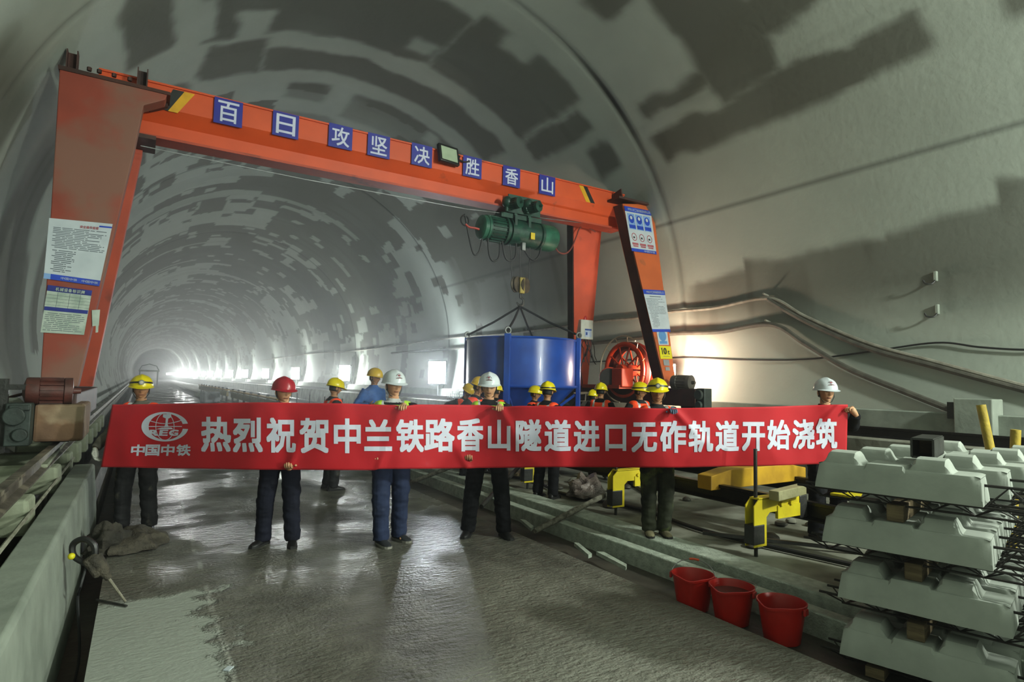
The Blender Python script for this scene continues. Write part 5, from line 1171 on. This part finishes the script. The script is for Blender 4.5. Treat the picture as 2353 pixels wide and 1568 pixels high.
for ch, x0, y0, x1, y1 in CH:
    b = MB(); letter(b, ch, (x0, -y1, x1, -y0), lambda x, y: V((x, -y, 0)), .03, ZUP); bfit(b).build('lettering', BW, bn, smooth=False, recalc=False)
for ch, x0, x1 in (('中', 301, 333), ('国', 334, 367), ('中', 370, 401), ('铁', 405, 438)):
    b = MB(); letter(b, ch, (x0, -1048, x1, -1022), lambda x, y: V((x-(y+1035)*-.10, -y, 0)), .03, ZUP); bfit(b).build('lettering', BW, bn, smooth=False, recalc=False)
# round emblem: an open C around a globe with a rail section and three letters
b = MB(); pts = []; cx, cy = 379, 981
A0, A1 = math.radians(12), math.radians(351)
for i in range(61):
    a = A0+(A1-A0)*i/60; pts.append(((cx+54*math.cos(a)), cy-34*math.sin(a)))
inn = []
for i in range(61):
    a = A0+(A1-A0)*i/60; inn.append((cx-(-1)+(39.5)*math.cos(a)+1, cy-30*math.sin(a)))
b.add([V((x, y, 0)) for x, y in pts+inn], [(i, i+1, 62+i, 61+i) for i in range(60)]); bfit(b).build('emblem_ring', BW, bn, smooth=False, recalc=False)
b = MB()
def stroke(ps, w):
    for (x0, y0), (x1, y1) in zip(ps, ps[1:]):
        dx, dy = x1-x0, y1-y0; L = math.hypot(dx, dy); nx, ny = -dy/L*w/2, dx/L*w/2
        b.add([V((x0+nx, y0+ny, 0)), V((x0-nx, y0-ny, 0)), V((x1-nx, y1-ny, 0)), V((x1+nx, y1+ny, 0))], [(0, 1, 2, 3)])
for k in (-1, 1): stroke([(cx+k*21*math.cos(a)-1*k*0, cy-31*math.sin(a)) for a in [PI/2-PI*i/20 for i in range(21)]], 1.6)
stroke([(cx-39+78*i/12, cy-15+8*math.sin(PI*i/12)) for i in range(13)], 1.6); stroke([(340, 980.5), (418, 980.5)], 1.8)
bfit(b, 30).build('emblem_globe', BW, bn, smooth=False, recalc=False)
b = MB()
for q in ([(375, 952), (393, 952), (394, 959), (388, 962), (381, 962), (374, 959)], [(381, 961), (387, 961), (385, 975), (388, 982), (377, 982), (380, 975)], [(372, 983), (394, 983), (398, 987), (358, 987)]):
    b.add([V((x, y, 0)) for x, y in q], [tuple(range(len(q)))])
bfit(b, 30).build('emblem_rail', BW, bn, smooth=False, recalc=False)
for ch, x0, x1 in (('R', 343, 364), ('E', 366, 386), ('G', 388, 410)):
    b = MB(); letter(b, ch, (x0, -1002, x1, -988), lambda x, y: V((x+(y+995)*.18, -y, 0)), .04, ZUP); bfit(b, 30).build('emblem_letter', BW, bn, smooth=False, recalc=False)

# ------------------------------------------------------------------ further down the tunnel
q = U(482, 926, z=0.0); t = MB().box(V((q.x, q.y, .34)), (.95, .8, .68), rotz(.3)).build('bulk_bag', M('white_woven_bag', '#b9bec0', '#a3a8aa', rough=.9, bump=.5), bev=.08); tag(t, 'pale bulk bag standing on the slab left of the red helmet', 'bag')
MESHM = M('bright_wire', '#8f9698', '#70777a', rough=.4, metal=.6, bump=.05)
for i, (px, lab) in enumerate(((945, 'wire mesh basket under the brightest floodlight, left one'), (985, 'wire mesh basket under the brightest floodlight, right one'), (1030, 'wire mesh basket partly hidden by the stooping worker'))):
    y = 19.3-1.5*i; t = thing('mesh_basket', lab, 'basket', (9.75, y, .95), group='mesh baskets on the ledge', world=True); b = MB()
    for k in range(8): b.tube([(9.5, y-.5+k/7, .95), (9.5, y-.5+k/7, 1.32)], .008, 4); b.tube([(10.0, y-.5+k/7, .95), (10.0, y-.5+k/7, 1.32)], .008, 4)
    for z in (.96, 1.08, 1.2, 1.32): b.tube([(9.5, y-.5, z), (9.5, y+.5, z), (10.0, y+.5, z), (10.0, y-.5, z), (9.5, y-.5, z)], .009, 4)
    b.build('wire_mesh', MESHM, t)
for i, (y0, y1, lab) in enumerate(((24, 38, 'long pale yellow formwork beam beside the track, nearer one'), (40, 60, 'long pale yellow formwork beam beside the track, farther one'))):
    t = thing('formwork_beam', lab, 'formwork', (4.6, y0, .1), group='formwork beams along the track', world=True)
    MB().span((4.5, y0, .45), (4.62, y1, .75)).build('panel', M('pale_ochre_panel', '#a89a5c', '#8c8150', rough=.6, bump=.1), t, smooth=False)
    MB().span((4.44, y0, .8), (4.68, y1, .86)).build('top_rail', YD, t, smooth=False)
    y = y0+.3
    while y < y1: MB().span((4.5, y, .14), (4.6, y+.1, .95)).build('post', GREASE, t, smooth=False); y += 2.2
# small things along the left bench
rr = random.Random(5)
for i in range(34):
    y = rr.uniform(14.5, 48); x = rr.uniform(-1.26, -1.08); s_ = rr.uniform(.07, .15)
    o = MB().box((x, y, .42+s_*.45), (s_*rr.uniform(.8, 1.6), s_*rr.uniform(1, 2.5), s_*.9), rotz(rr.uniform(0, 3))).build('precast_piece', (GREY, GREY2, WEAT)[i % 3], smooth=False, bev=.015)
    tag(o, 'small broken concrete piece far along the left bench', 'concrete piece', 'broken pieces along the left bench')
t = thing('mesh_stack', 'stack of grey mesh sheets on the bench behind the left helmet', 'mesh', (-1.2, 20, .42), world=True)
b = MB()
for k in range(9):
    for j in range(2): b.tube([(-1.36+.28*j, 19.2+.22*k, .45), (-1.36+.28*j, 19.2+.22*k, .86)], .014, 4)
for z in (.46, .6, .74, .86):
    for j in range(2): b.tube([(-1.36+.28*j, 19.2, z), (-1.36+.28*j, 21.0, z)], .014, 4)
b.build('wire_mesh', GREASE, t)
t = thing('work_trolley', 'distant work trolley at the far end of the tunnel', 'trolley', (.1, 112, 0), world=True)
for x in (-.05, 2.4):
    for y in (111, 113): MB().span((x-.08, y-.08, 0), (x+.08, y+.08, 2.1)).build('leg', GREASE, t, smooth=False)
MB().span((-.2, 110.8, 2.1), (2.6, 113.2, 2.35)).build('deck', GREY2, t, smooth=False)
b = MB()
for y in (110.9, 113.1): b.tube([(-.15, y, 2.3), (.2, y, 3.0), (1.2, y, 3.3), (2.2, y, 3.0), (2.55, y, 2.3)], .05, 6)
b.build('hoop_rail', GREASE, t)
# timber and hose odds and ends on the bed and slab behind the banner
for a, c, w, h, m, nm, lab in (((5.1, 8.4, .14), (6.6, 9.3, .14), .12, .05, TIMB, 'plank', 'loose plank lying on the track bed behind the banner'), ((6.2, 6.2, .14), (6.9, 7.6, .14), .1, .05, TIMBP, 'plank', 'pale loose plank lying between the rails'), ((5.0, 4.3, .175), (5.9, 3.2, .15), .04, .03, GREASE, 'steel_bar', 'dark steel bar lying on the bed beside the near bracket')):
    o = MB().bar(a, c, w, h).build(nm, m, smooth=False); tag(o, lab, 'plank' if nm == 'plank' else 'bar')
o = MB().tube(cat([(4.9, 9.5, .15), (5.3, 8.0, .14), (5.1, 6.8, .14), (5.35, 5.6, .14), (5.2, 4.4, .14), (5.4, 3.0, .14)], 8), .022, 6).build('hose', RUB); tag(o, 'black hose winding along the track bed beside the rail', 'hose')
bpy.data.scenes.remove(TMPS)
